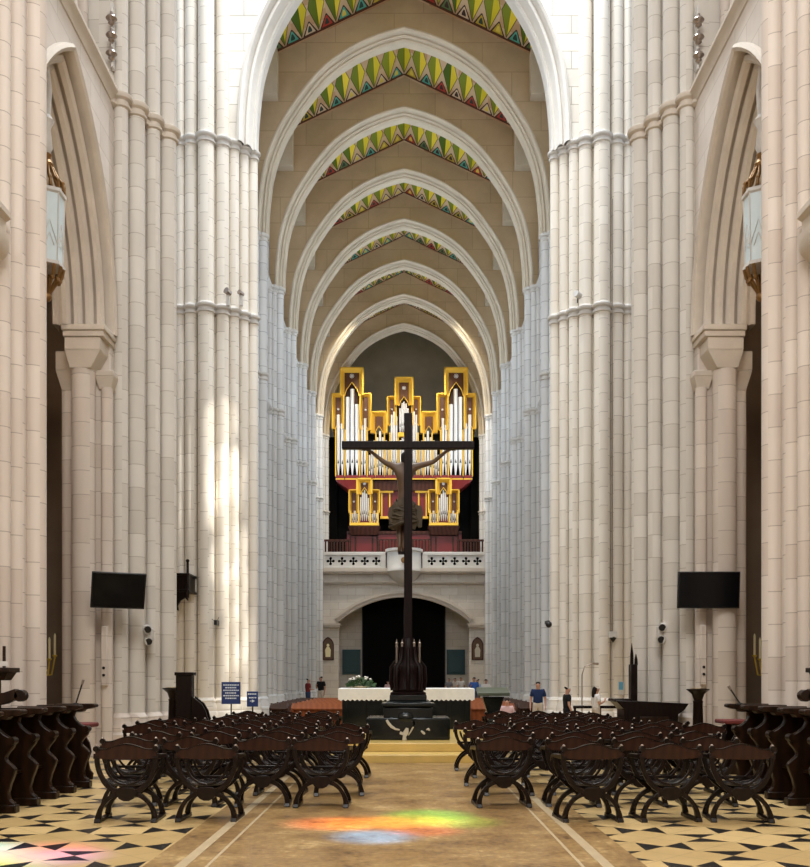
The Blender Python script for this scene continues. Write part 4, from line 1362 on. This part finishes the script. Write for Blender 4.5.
for sx in (-1, 1):
    S = SIDE[sx]
    # hanging lantern in the arch
    zt, zb = 10.45, 9.15
    L = thing('hanging_lantern', f'hexagonal pale glass lantern hanging in the {S} aisle arch', 'lantern', (sx * 6.5, 17.3, 0))
    MB().lathe([(.27, zb), (.30, zt)], (0, 0, 0), 6).build('glass_panes', M['lantern_glass'], L, sharp=20)
    fr = MB()
    for k in range(6):
        a = 2 * PI * (k + .5) / 6
        c, s = math.cos(a), math.sin(a)
        fr.tube([(.275 * c, .275 * s, zb), (.305 * c, .305 * s, zt)], .014, 6)
        a2 = 2 * PI * (k + 1) / 6
        c2, s2 = math.cos(a2) * .255, math.sin(a2) * .255
        tx, ty = -math.sin(a2), math.cos(a2)
        for pts in ([(-.13, zb + .35), (0, zb + .75), (.13, zb + .35)], [(-.08, zb + .3), (0, zb + .52), (.08, zb + .3)]):
            fr.tube([(c2 * 1.02 + tx * u, s2 * 1.02 + ty * u, z) for u, z in pts], .009, 5)
    fr.lathe([(.27, zb - .05), (.32, zb - .03), (.32, zb + .03), (.27, zb + .05)], (0, 0, 0), 6).lathe([(.30, zt - .05), (.34, zt - .02), (.34, zt + .04), (.29, zt + .06)], (0, 0, 0), 6)
    fr.build('lantern_frame', M['white_metal'], L)
    cr = MB()
    for k in range(12):
        a = 2 * PI * k / 12
        c, s = math.cos(a), math.sin(a)
        cr.tube([(.30 * c, .30 * s, zt + .05), (.30 * c, .30 * s, zt + .18), (.2 * c, .2 * s, zt + .28), (.1 * c, .1 * s, zt + .5)], [.03, .025, .03, .02], 6)
        cr.ball((.29 * c, .29 * s, zt + .2), .04, 6)
    cr.lathe([(.1, zt + .45), (.13, zt + .55), (.06, zt + .65), (.09, zt + .72), (.03, zt + .78)], (0, 0, 0), 12)
    cr.build('crown', M['gilt_iron'], L)
    bt = MB()
    for k in range(12):
        a = 2 * PI * (k + .5) / 12
        c, s = math.cos(a), math.sin(a)
        bt.tube([(.29 * c, .29 * s, zb - .04), (.25 * c, .25 * s, zb - .2), (.15 * c, .15 * s, zb - .32), (.05 * c, .05 * s, zb - .5)], [.03, .035, .03, .02], 6)
        bt.ball((.22 * c, .22 * s, zb - .26), .045, 6)
    bt.ball((0, 0, zb - .56), .09, 10)
    bt.build('pendant_foliage', M['gilt_iron'], L)
    ch = MB().lathe([(.05, zt + .75), (.10, zt + .85), (.06, zt + 1.2), (.13, zt + 1.35), (.06, zt + 1.45), (.09, zt + 1.9), (.04, zt + 2.3), (.04, 13.2)], (0, 0, 0), 12)
    ch.build('suspension_rod', M['white_metal'], L)
    # gilt candle sconce in the aisle
    p = at(54, 655, 21.5) if sx < 0 else at(757, 657, 21.5)
    G = thing('candle_stand', f'gilt branched candle stand with pale candles behind the {S} respond pillar', 'candlestick', (p.x, 21.0 if sx > 0 else 20.9, 0))
    MB().lathe([(.22, 0), (.2, .06), (.05, .14), (.035, .9), (.06, 1.0), (.03, 1.1), (.03, 1.75), (.08, 1.82), (.02, 1.9)], (0, 0, 0), 12).build('stem', M['yellow_gilt'], G)
    br = MB()
    for k in range(5):
        x = -.24 + .12 * k
        zc = 1.95 + .08 * abs(2 - k)
        br.tube([(0, 0, 1.7), (x * .7, 0, 1.72), (x, 0, zc)], .018, 6)
        br.lathe([(.01, zc - .02), (.05, zc + .03), (.05, zc + .05)], (x, 0, 0), 10)
    br.build('branches', M['yellow_gilt'], G)
    for k in range(5):
        x = -.24 + .12 * k
        MB().lathe([(.025, 0), (.025, .42), (.008, .47)], (x, 0, 2.0 + .08 * abs(2 - k)), 10).build('candle', M['wax'], G)
    # twin spotlight fixture on the near crossing pillar
    p = at(148, 634, 20.72) if sx < 0 else at(662, 632, 20.72)
    W = thing('spotlight', f'pair of small pale spotlights clamped to the {S} near crossing pillar', 'lamp', p)
    MB().box(-.05, .05, .0, .30, -.12, .12).build('mount', M['white_metal'], W, bevel=.01)
    for dz, dx in ((.14, .03), (-.12, .05)):
        h = MB().tube([(dx * sx, .04, dz), (-dx * sx, -.14, dz - .05)], [.07, .09], 12)
        h.build('lamp_head', M['white_metal'], W)
        MB().tube([(-dx * sx, -.13, dz - .048), (-dx * sx * 1.1, -.15, dz - .055)], .075, 12).build('lens', M['plastic'], W)
    # slim line loudspeaker on the respond
    p = at(104.5, 656, 19.85) if sx < 0 else at(703, 655, 19.85)
    Q = thing('column_speaker', f'slim pale column loudspeaker below the {S} black screen', 'speaker', p)
    MB().box(-.06, .06, -.05, .05, -.62, .62).build('cabinet', M['choir_shaft'], Q, bevel=.015)
    for dz in (-.1, .05):
        MB().tube([(.0, -.07, dz - .3), (.0, -.04, dz - .3)], .03, 10).build('dial', M['plastic'], Q)
    # cluster of bell-shaped sconces on the string course above
    p = at(112, 38, 20.05) if sx < 0 else at(698, 40, 20.05)
    B = thing('wall_sconce', f'triple grey metal floodlight fixture above the {S} string course', 'lamp', p)
    MB().box(-.02, .02, .0, .16, -.6, .75).build('rod', M['white_metal'], B)
    for dz in (-.38, 0, .36):
        MB().lathe([(.03, .16), (.04, .08), (.10, .06), (.12, .02), (.05, -.04), (.07, -.08), (.02, -.12)], (0, -.04, dz), 14).build('lamp_head', M['stud'], B)
    # torch pedestal
    p = at(173, 688, 20.0) if sx < 0 else at(698, 689, 18.6)
    T = thing('torch_pedestal', f'dark slender pedestal with flared capital beside the {"tall carved chair" if sx < 0 else "dark console table"}', 'pedestal', (p.x, p.y, 0))
    h = p.z
    MB().lathe([(.22, 0), (.22, .08), (.14, .14), (.115, .3), (.09, h - .28), (.10, h - .24), (.08, h - .22), (.12, h - .1), (.2, h - .03), (.22, h - .02), (.22, h)], (0, 0, 0), 16).build('column', M['walnut'], T)
    MB().lathe([(.03, h), (.15, h + .005), (.15, h + .02), (.03, h + .025)], (0, 0, 0), 14).build('dish', M['brass'], T)

# tall carved chair on the left, seen from the side
p = at(177, 690, 19.7)
T = thing('tall_chair', 'tall-backed dark carved chair seen side-on by the left pillar', 'chair', (p.x, 19.7, 0), 0)
MB().box(0, .33, -.12, .14, .05, 1.72).build('back_panel', M['walnut'], T, bevel=.015)
MB().box(-.02, .36, -.15, .17, 1.70, 1.77).build('cornice', M['walnut'], T, bevel=.01)
MB().box(.3, .80, -.14, .14, .42, .50).build('seat', M['walnut'], T, bevel=.01)
for y in (-.16, .12):
    MB().prism([(.33, .1), (.62, .1), (.62, .72), (.68, .80), (.66, .84), (.62, .98), (.54, 1.12), (.34, 1.28)], y, y + .06, XZ).build('armrest', M['walnut'], T, bevel=.008)
MB().box(.3, .6, -.12, .12, 0, .42).build('seat_box', M['walnut'], T)

# carved wooden bracket on the far left pillar
p = at(185, 590, 31.2)
T = thing('pulpit_canopy', 'dark carved wooden canopy bracket fixed high beside the left crossing pillar', 'carving', (p.x, 30.9, p.z))
MB().box(-.28, .22, -.2, 1.1, -.05, .50).build('carved_box', M['walnut'], T, bevel=.02)
MB().box(-.30, .26, -.24, 1.1, .42, .50).box(-.30, .26, -.24, 1.1, -.10, -.03).build('ledge', M['walnut'], T, bevel=.01)
MB().tube([(.2, -.2, -.3), (.2, -.2, .85)], [.05, .04], 8).ball((.2, -.2, .9), .06, 8).build('spire', M['walnut'], T)
MB().prism([(-.28, -.05), (.22, -.05), (.2, -.4), (.12, -.3), (-.02, -.38), (-.12, -.55), (-.1, -.72), (-.2, -.66), (-.28, -.95)], -.2, -.08, XZ).build('scroll_bracket', M['walnut'], T, bevel=.01)

# right side: console, spired panel
p = at(650, 700, 20.0)
T = thing('console_table', 'long dark wooden console with flaring top in front of the right pillars', 'table', (p.x, 20.0, 0))
MB().prism([(-.62, 1.0), (-.8, 1.19), (.72, 1.12), (.62, .98), (.5, .9), (.46, 0), (-.62, 0)], -.35, .35, XZ).build('body', M['walnut'], T, bevel=.015)
MB().box(-.82, -.45, -.3, .3, 1.16, 1.22).build('raised_end', M['walnut'], T, bevel=.01)
MB().box(-.30, .30, -.37, -.34, .15, .85).build('front_panel', M['stall_wood'], T, bevel=.01)
T = thing('carved_screen', 'narrow dark spired wooden panel standing upright behind the console', 'carving', (at(633, 690, 20.8).x, 20.8, 0))
MB().box(-.07, .07, -.12, .12, 0, 1.95).build('panel', M['walnut'], T, bevel=.01)
for x, y, h in ((-.04, -.06, .48), (.05, -.06, .25)):
    MB().lathe([(.04, 0), (.035, h * .5), (.005, h)], (x, y, 1.93), 8).build('spire', M['walnut'], T)

# blue notice boards
for px, py, Y, w, h, lab, rows_ in ((231, 693, 23.2, .46, .54, 'larger blue notice board with six white lines on a post behind the left chairs', 6), (252.5, 699, 23.0, .27, .37, 'smaller blue notice board with an arrow on a post behind the left chairs', 3)):
    p = at(px, py, Y)
    T = thing('notice_board', lab, 'sign', (p.x, Y, 0))
    MB().box(-w / 2, w / 2, -.02, .02, p.z - h / 2, p.z + h / 2).build('board', M['blue'], T, bevel=.005)
    MB().tube([(0, .03, .03), (0, .03, p.z)], .018, 8).build('post', M['plastic'], T)
    MB().lathe([(.2, 0), (.2, .02), (.03, .05)], (0, .03, 0), 16).build('foot', M['plastic'], T)
    random.seed(5)
    for i in range(rows_):
        z = p.z + h * (.36 - .72 * (i + (.0 if rows_ > 3 else .15)) / rows_)
        ln = MB()
        if rows_ == 3 and i == 2:
            ln.prism([(-.01, z - .03), (.06, z + .01), (-.01, z + .05)], -.026, -.02, XZ).box(-.06, 0, -.026, -.02, z, z + .02)
            ln.build('arrow', M['white_ink'], T, sharp=20)
            continue
        x = -w * (.40 if i % 2 == 0 else .3)
        while x < w * (.38 if i % 2 == 0 else .28):
            d = random.uniform(.02, .05)
            ln.box(x, min(x + d, w * .42), -.026, -.02, z - .014, z + .016)
            x += d + .010
        ln.build('lettering_line', M['white_ink'], T, sharp=20)

# small fittings on the pillars
def fitting(name, px, py, Y, label, cat, parts):
    t = thing(name, label, cat, at(px, py, Y))
    for nm, mb, m in parts:
        mb.build(nm, m, t)
    return t


fitting('security_camera', 548.5, 624, 31.9, 'small black dome camera high on the right crossing pillar edge', 'camera',
        [('bracket', MB().box(-.04, .04, 0, .6, .02, .12), M['plastic']), ('dome', MB().ball((0, -.06, -.02), .11, 10), M['plastic'])])
fitting('box_camera', 613, 637, 31.35, 'white box fitting with black underside on the right crossing pillar', 'camera',
        [('housing', MB().box(-.12, .12, -.1, .14, -.02, .18), M['white_metal']), ('lens_cone', MB().lathe([(.03, -.16), (.11, -.04), (.11, 0)], (0, 0, 0), 12), M['plastic']), ('conduit', MB().box(-.012, .012, .06, .1, .18, 14.5), M['stud'])])
fitting('twin_lamp', 216, 622, 31.4, 'tiny dark bracket lamp with two arms on the left crossing pillar', 'lamp',
        [('arms', MB().tube([(-.14, 0, .1), (0, .05, 0), (.1, 0, .16)], .015, 6), M['stud']), ('lamp_head', MB().box(-.05, .05, -.1, .3, -.1, .06), M['plastic'])])
fitting('spotlight', 578, 297, 31.55, 'small round spotlight sitting on the right crossing pillar string course', 'lamp',
        [('head', MB().tube([(-.1, -.1, .08), (.08, .05, .05)], [.11, .10], 12), M['white_metal']), ('yoke', MB().tube([(0, .05, .05), (.0, .1, -.16)], .02, 6), M['plastic'])])
for px, dz, lab in ((228, .05, 'larger grey spotlight standing on the left crossing pillar string course'), (241, -.05, 'smaller grey spotlight on the left crossing pillar string course')):
    s = .8 if px > 230 else 1.1
    fitting('spotlight', px, 297, 31.5 if px < 230 else 31.9, lab, 'lamp',
            [('head', MB().tube([(-.05, -.12, .16 * s), (.06, .05, .12 * s)], [.10 * s, .08 * s], 10), M['stud']), ('stand', MB().box(-.05, .05, -.04, .12, -.28, .14), M['white_metal'])])
fitting('paper_notice', 621, 688, 31.62, 'small light blue paper notice on the right crossing pillar', 'poster',
        [('sheet', MB().box(-.09, .09, .0, .02, -.22, .22), M['white_metal']), ('print', MB().box(-.07, .07, -.006, .0, -.06, .2), M['blue_light'])])
p = at(582, 690, 29.0)
T = thing('floor_lamp_pole', 'thin curved metal lamp pole in front of the right crossing pillar', 'lamp', (p.x, 29.0, 0))
MB().lathe([(.15, 0), (.15, .03), (.02, .05)], (0, 0, 0), 12).build('base', M['stud'], T)
MB().tube([(0, 0, .04), (0, 0, 1.75), (.08, 0, 2.0), (.35, 0, 2.1)], .018, 8).build('pole', M['stud'], T)
MB().tube([(.32, 0, 2.1), (.5, 0, 2.08)], [.03, .04], 8).build('lamp_head', M['stud'], T)
# bench rail near the woman
T = thing('barrier_rail', 'low dark wooden barrier beside the woman in white', 'barrier', (at(600, 700, 26.5).x, 26.5, 0))
MB().box(-.75, .75, -.03, .03, .80, .88).build('top_rail', M['walnut'], T, bevel=.01)
for x in (-.7, 0, .7):
    MB().box(x - .03, x + .03, -.03, .03, 0, .82).build('post', M['walnut'], T)

# painted icons beside the low arch
for i, px in enumerate((328, 477.5)):
    p = at(px, 648.5, GY - .06)
    T = thing('icon', f'pointed gilt icon painting of a standing figure on the {["left", "right"][i]} of the low arch', 'painting', (p.x, GY - .01, p.z))
    pol = [(.42, -.82)] + [(x, z + .2) for x, z in arch_pts(.42, .62)] + [(-.42, -.82)]
    MB().prism(pol, -.06, .0, XZ).build('frame', M['loft_wood'], T)
    MB().prism([(x * .82, z * .88) for x, z in pol], -.075, -.06, XZ).build('painting', M['icon_paint'], T)
    f = MB().prism([(-.17, -.6), (.17, -.6), (.2, -.1), (.1, .1), (-.1, .1), (-.2, -.1)], -.085, -.075, XZ)
    f.prism([(.1 * math.cos(a * PI / 6), .22 + .12 * math.sin(a * PI / 6)) for a in range(12)], -.085, -.075, XZ)
    f.build('painted_figure', M['wax'] if i == 0 else M['pale_marble'], T)

# ------------------------------------------------------------------ people
def person(name_lab, x, y, h, rz, shirt, trousers, hair=(.015, .01, .008), long_hair=False, arms='down', z=0, sit=False, group=None):
    P = thing('person', name_lab, 'person', (x, y, z), math.radians(rz), group)
    s = h / 1.72
    V = lambda a, b, c: (a * s, b * s, c * s)
    hipz = .92
    dz = -.47 if sit else 0
    J = {'pelvis': (V(0, 0, .95 + dz), (.15 * s, .11 * s)), 'waist': (V(0, 0, 1.08 + dz), (.125 * s, .095 * s)), 'chest': (V(0, 0, 1.28 + dz), (.15 * s, .105 * s)), 'neckb': (V(0, 0, 1.43 + dz), .065 * s), 'neck': (V(0, .01, 1.49 + dz), .05 * s),
         'jaw': (V(0, .03, 1.555 + dz), .068 * s), 'head': (V(0, .015, 1.63 + dz), .092 * s), 'nose': (V(0, .125, 1.60 + dz), .014 * s)}
    Ed = [('pelvis', 'waist'), ('waist', 'chest'), ('chest', 'neckb'), ('neckb', 'neck'), ('neck', 'jaw'), ('jaw', 'head'), ('jaw', 'nose')]
    for q, n in ((-1, 'l'), (1, 'r')):
        if arms == 'down':
            el, wr, pa = (q * .235, -.02, 1.12), (q * .245, .07, .90), (q * .24, .10, .82)
        elif arms == 'front':
            el, wr, pa = (q * .24, .03, 1.12), (q * .12, .25, 1.12), (q * .06, .30, 1.13)
        else:
            el, wr, pa = (q * .24, .0, 1.12), ((.12, .24, 1.22) if q > 0 else (-.24, .06, .90)), ((.08, .28, 1.27) if q > 0 else (-.24, .09, .82))
        J.update({n + 'sh': (V(q * .175, 0, 1.39 + dz), .065 * s), n + 'el': (V(*el[:2], el[2] + dz), .042 * s), n + 'wr': (V(*wr[:2], wr[2] + dz), .028 * s), n + 'pa': (V(*pa[:2], pa[2] + dz), (.035 * s, .02 * s))})
        d = (Vector(pa) - Vector(wr)).normalized()
        sd = Vector((0, 0, 1)).cross(d) if abs(d.z) < .7 else Vector((0, 1, 0))
        for k in range(4):
            b = Vector(pa) + d * .03 + sd * (.022 * (k - 1.5))
            e = b + d * (.055 - .006 * abs(k - 1.4)) + Vector((-q * .012, 0, 0))
            J[f'{n}f{k}'] = (V(b.x, b.y, b.z + dz), .010 * s)
            J[f'{n}g{k}'] = (V(e.x, e.y, e.z + dz), .008 * s)
            Ed += [(n + 'pa', f'{n}f{k}'), (f'{n}f{k}', f'{n}g{k}')]
        tb = Vector(wr) * .4 + Vector(pa) * .6 + sd * .05
        J[n + 'th'] = (V(tb.x, tb.y, tb.z + dz), .010 * s)
        Ed.append((n + 'pa', n + 'th'))
        if sit:
            kn, an, to = (q * .11, .42, .48), (q * .11, .42, .09), (q * .11, .56, .05)
        else:
            kn, an, to = (q * .10, .02, .50), (q * .10, -.02, .09), (q * .11, .12, .04)
        J.update({n + 'hip': (V(q * .09, 0, .90 + dz), .09 * s), n + 'kn': (V(*kn), .062 * s), n + 'an': (V(*an), .042 * s), n + 'to': (V(*to), .04 * s)})
        Ed += [('chest', n + 'sh'), (n + 'sh', n + 'el'), (n + 'el', n + 'wr'), (n + 'wr', n + 'pa'), ('pelvis', n + 'hip'), (n + 'hip', n + 'kn'), (n + 'kn', n + 'an'), (n + 'an', n + 'to')]
    skin('body', J, Ed, M['skin'], P, 'pelvis', 2)
    g = lambda r, k: (tuple(v * k for v in r) if isinstance(r, tuple) else r * k)
    JS = {n: (J[n][0], g(J[n][1], 1.28)) for n in ('pelvis', 'waist', 'chest', 'neckb', 'lsh', 'rsh')}
    for n in 'lr':
        a, b = Vector(J[n + 'sh'][0]), Vector(J[n + 'el'][0])
        JS[n + 'sl'] = (tuple(a.lerp(b, .75)), .062 * s)
    skin('shirt', JS, [('pelvis', 'waist'), ('waist', 'chest'), ('chest', 'neckb'), ('chest', 'lsh'), ('chest', 'rsh'), ('lsh', 'lsl'), ('rsh', 'rsl')], shirt, P, 'pelvis', 2)
    JT = {n: (J[n][0], g(J[n][1], 1.2)) for n in ('waist', 'pelvis', 'lhip', 'rhip', 'lkn', 'rkn', 'lan', 'ran')}
    skin('trousers', JT, [('waist', 'pelvis'), ('pelvis', 'lhip'), ('pelvis', 'rhip'), ('lhip', 'lkn'), ('rhip', 'rkn'), ('lkn', 'lan'), ('rkn', 'ran')], trousers, P, 'pelvis', 2)
    hm = cloth('hair_colour', hair)
    JH = {'a': (V(0, -.005, 1.67 + dz), .098 * s), 'b': (V(0, -.045, 1.61 + dz), .085 * s)}
    eh = [('a', 'b')]
    if long_hair:
        JH.update({'c': (V(0, -.08, 1.48 + dz), .08 * s), 'd': (V(0, -.10, 1.33 + dz), .06 * s)})
        eh += [('b', 'c'), ('c', 'd')]
    skin('hair', JH, eh, hm, P, 'a', 2)
    for q in (-1, 1):
        MB().ball(V(q * .036, .098, 1.625 + dz), .012 * s, 6).build('eye', M['plastic'], P)
        MB().ball(V(q * .095, .01, 1.605 + dz), .026 * s, 8, (.5, 1, 1.2)).build('ear', M['skin'], P)
        MB().ball(V(J[('l' if q < 0 else 'r') + 'to'][0][0] / s, J['lto'][0][1] / s - .05, .045), .055 * s, 10, (.9, 2.1, .8)).build('shoe', M['plastic'], P)
    return P


navy, blackc, whitec = cloth('navy_cotton', (.015, .03, .09)), cloth('black_cotton', (.010, .010, .012)), cloth('white_cotton', (.75, .72, .70))
redc, pinkc, bluec, beige, grey, denim = cloth('red_cotton', (.22, .03, .03)), cloth('pink_cotton', (.62, .42, .42)), cloth('blue_cotton', (.05, .13, .42)), cloth('beige_cotton', (.55, .48, .40)), cloth('grey_cotton', (.2, .2, .22)), cloth('denim', (.04, .06, .12))
px = lambda x, Y: (x - CX) * Y / F
person('person in navy polo shirt and pale trousers standing beyond the right chairs', px(538, 28), 28, 1.57, 170, navy, beige)
person('person in black T-shirt standing side-on beyond the right chairs', px(567, 25.5), 25.5, 1.44, -80, blackc, blackc)
person('person with long dark hair in white top, turned right, beyond the right chairs', px(596, 25.8), 25.8, 1.44, -75, whitec, beige, long_hair=True, arms='one')
person('person in dark red shirt standing behind the left pews', px(308, 47), 47, 1.65, -60, redc, denim, arms='front')
person('person in black top and pale shorts standing behind the left pews', px(321, 47.5), 47.5, 1.76, 150, blackc, beige, arms='one')
person('person in blue shirt standing behind the right pews near the altar', px(474, 47), 47, 1.72, 160, bluec, denim, arms='one')
person('shorter person in pale blue top beside the person in blue', px(478.5, 47.3), 47.8, 1.62, 120, cloth('pale_blue_cotton', (.45, .55, .68)), grey)
person('person in white shirt with dark hair behind the pale green ambo', px(486, 46), 46, 1.62, 180, whitec, denim)
person('person in grey shirt, leftmost of the three far under the low arch', px(449, 60), 60, 1.66, 180, grey, blackc)
person('person in beige shirt, middle of the three far under the low arch', px(455, 61), 61, 1.68, 170, beige, denim)
person('person in white shirt, rightmost of the three far under the low arch', px(461, 60), 60, 1.72, 190, whitec, beige)
person('person in pink top just left of the carved cross base, far behind', px(388, 57), 57, 1.5, 180, pinkc, grey)
T = thing('stool', 'low dark wooden stool under the person in pink', 'stool', (px(507, 27.4), 27.4, 0))
MB().box(-.2, .2, -.2, .2, .33, .38).build('seat', M['walnut'], T, bevel=.01)
for a in (-.16, .16):
    for b in (-.16, .16):
        MB().box(a - .025, a + .025, b - .025, b + .025, 0, .34).build('leg', M['walnut'], T)
person('person in pale pink top sitting low between the ambo and the right chairs', px(507, 27.4), 27.4, 1.48, 175, pinkc, grey, sit=True, arms='front')

# ------------------------------------------------------------------ camera, world, light
cam = bpy.data.cameras.new('camera')
cam.sensor_fit = 'HORIZONTAL'
cam.sensor_width = 36
cam.lens = 36 * F / 810
cam.shift_x = (405 - CX) / 810
cam.shift_y = (HY - 433.5) / 810
cam.clip_end = 300
co = bpy.data.objects.new('camera', cam)
C.objects.link(co)
co.location = (0, 0, EYE)
co.rotation_euler = (PI / 2, 0, 0)
sc = bpy.context.scene
sc.camera = co
w = bpy.data.worlds.new('sky')
sc.world = w
w.use_nodes = True
w.node_tree.nodes['Background'].inputs[0].default_value = (.80, .89, 1.0, 1)
w.node_tree.nodes['Background'].inputs[1].default_value = .62


def area(name, loc, target, sx_, sy_, power, col):
    l = bpy.data.lights.new(name, 'AREA')
    l.shape = 'RECTANGLE'
    l.size, l.size_y, l.energy, l.color = sx_, sy_, power, col
    o = bpy.data.objects.new(name, l)
    C.objects.link(o)
    o.location = loc
    o.rotation_euler = (Vector(target) - Vector(loc)).to_track_quat('-Z', 'Y').to_euler()
    return o


def spot(name, loc, target, deg, power, col, blend=.6, rad=.05):
    l = bpy.data.lights.new(name, 'SPOT')
    l.spot_size, l.spot_blend, l.energy, l.color, l.shadow_soft_size = math.radians(deg), blend, power, col, rad
    o = bpy.data.objects.new(name, l)
    C.objects.link(o)
    o.location = loc
    o.rotation_euler = (Vector(target) - Vector(loc)).to_track_quat('-Z', 'Y').to_euler()
    return o


area('lantern_daylight', (0, 26.5, 42), (0, 27.5, 0), 11, 9, 14000, (.93, .97, 1))
area('choir_window_daylight', (0, -3, 20), (0, 16, 5), 12, 8, 3500, (1, .97, .92))
for q in (-1, 1):
    l = bpy.data.lights.new('aisle_fill', 'POINT')  # unseen point light added to lift the dark aisle, apart from the lantern
    l.energy, l.color, l.shadow_soft_size = 110, (1, .82, .62), .15
    o = bpy.data.objects.new('aisle_fill', l)
    C.objects.link(o)
    o.location = (q * 8.6, 16.5, 9.5)
for i, y in enumerate((36.5, 47, 57.5, 63)):
    pass
for q in (-1, 1):
    spot('organ_fill', (q * 3.0, 62.8, 27.3), (q * 2.2, 70.5, 16), 70, 3300, (1, .88, .68), .7, .2)  # added fill spots hidden behind the arches to brighten the organ
for q in (-1, 1):
    spot('gallery_fill', (q * 3.2, 61.2, 27.6), (q * 2.4, 67, 5.5), 60, 4200, (1, .94, .85), .8, .2)  # extra unseen spots, added because the gallery front came out too dark
# daylight through coloured glass, falling on the floor
SP = [((-.85, 10.75), 3.6, 1100, (1, .16, .03)), ((-.45, 10.75), 4.0, 1500, (1, .45, .02)), ((.05, 10.9), 3.8, 1300, (1, .72, .05)), ((.3, 11.35), 3.8, 1500, (.05, 1, .15)), ((.62, 10.85), 3.4, 1100, (.30, 1, .10)), ((-.32, 9.85), 3.2, 5200, (.03, .22, 1)), ((.2, 10.25), 3.0, 900, (1, .12, .06)),
      ((-4.15, 8.95), 4.5, 2600, (.01, .42, 1)), ((-3.45, 9.0), 4.0, 800, (1, .12, .45)), ((-3.2, 8.75), 3.4, 1600, (.18, .10, 1)), ((-3.6, 8.45), 3.6, 600, (.05, 1, .40)), ((-3.9, 8.3), 3.6, 500, (.6, .9, .1))]
for (x, y), deg, pw, col in SP:
    spot('stained_glass_beam', (x + 2.5, y - 2, 19), (x, y, 0), deg, pw * 30, col, 1.0, .12)
# sun through the transept window, broken patches on the left crossing pillar
for (px_, py_, deg, pw) in ((206, 440, 4.2, 1000), (214, 480, 3.6, 1600), (226, 500, 3.4, 1800), (232, 470, 3.6, 1200), (238, 540, 3.4, 1900), (246, 570, 3.0, 1800), (253, 610, 3.2, 1800), (254, 650, 3.4, 1200)):
    p = at(px_, py_, 31.8)
    spot('sun_beam', (9.0, 24.5, 26), p, deg, pw * 22, (1, .95, .84), .75, .08)

vs = sc.view_settings
vs.view_transform = 'Standard'
vs.look = 'None'
vs.exposure = 0
vs.gamma = 1
vs.use_curve_mapping = False
sc.cycles.use_denoising = True
sc.cycles.max_bounces = 8
sc.cycles.diffuse_bounces = 5
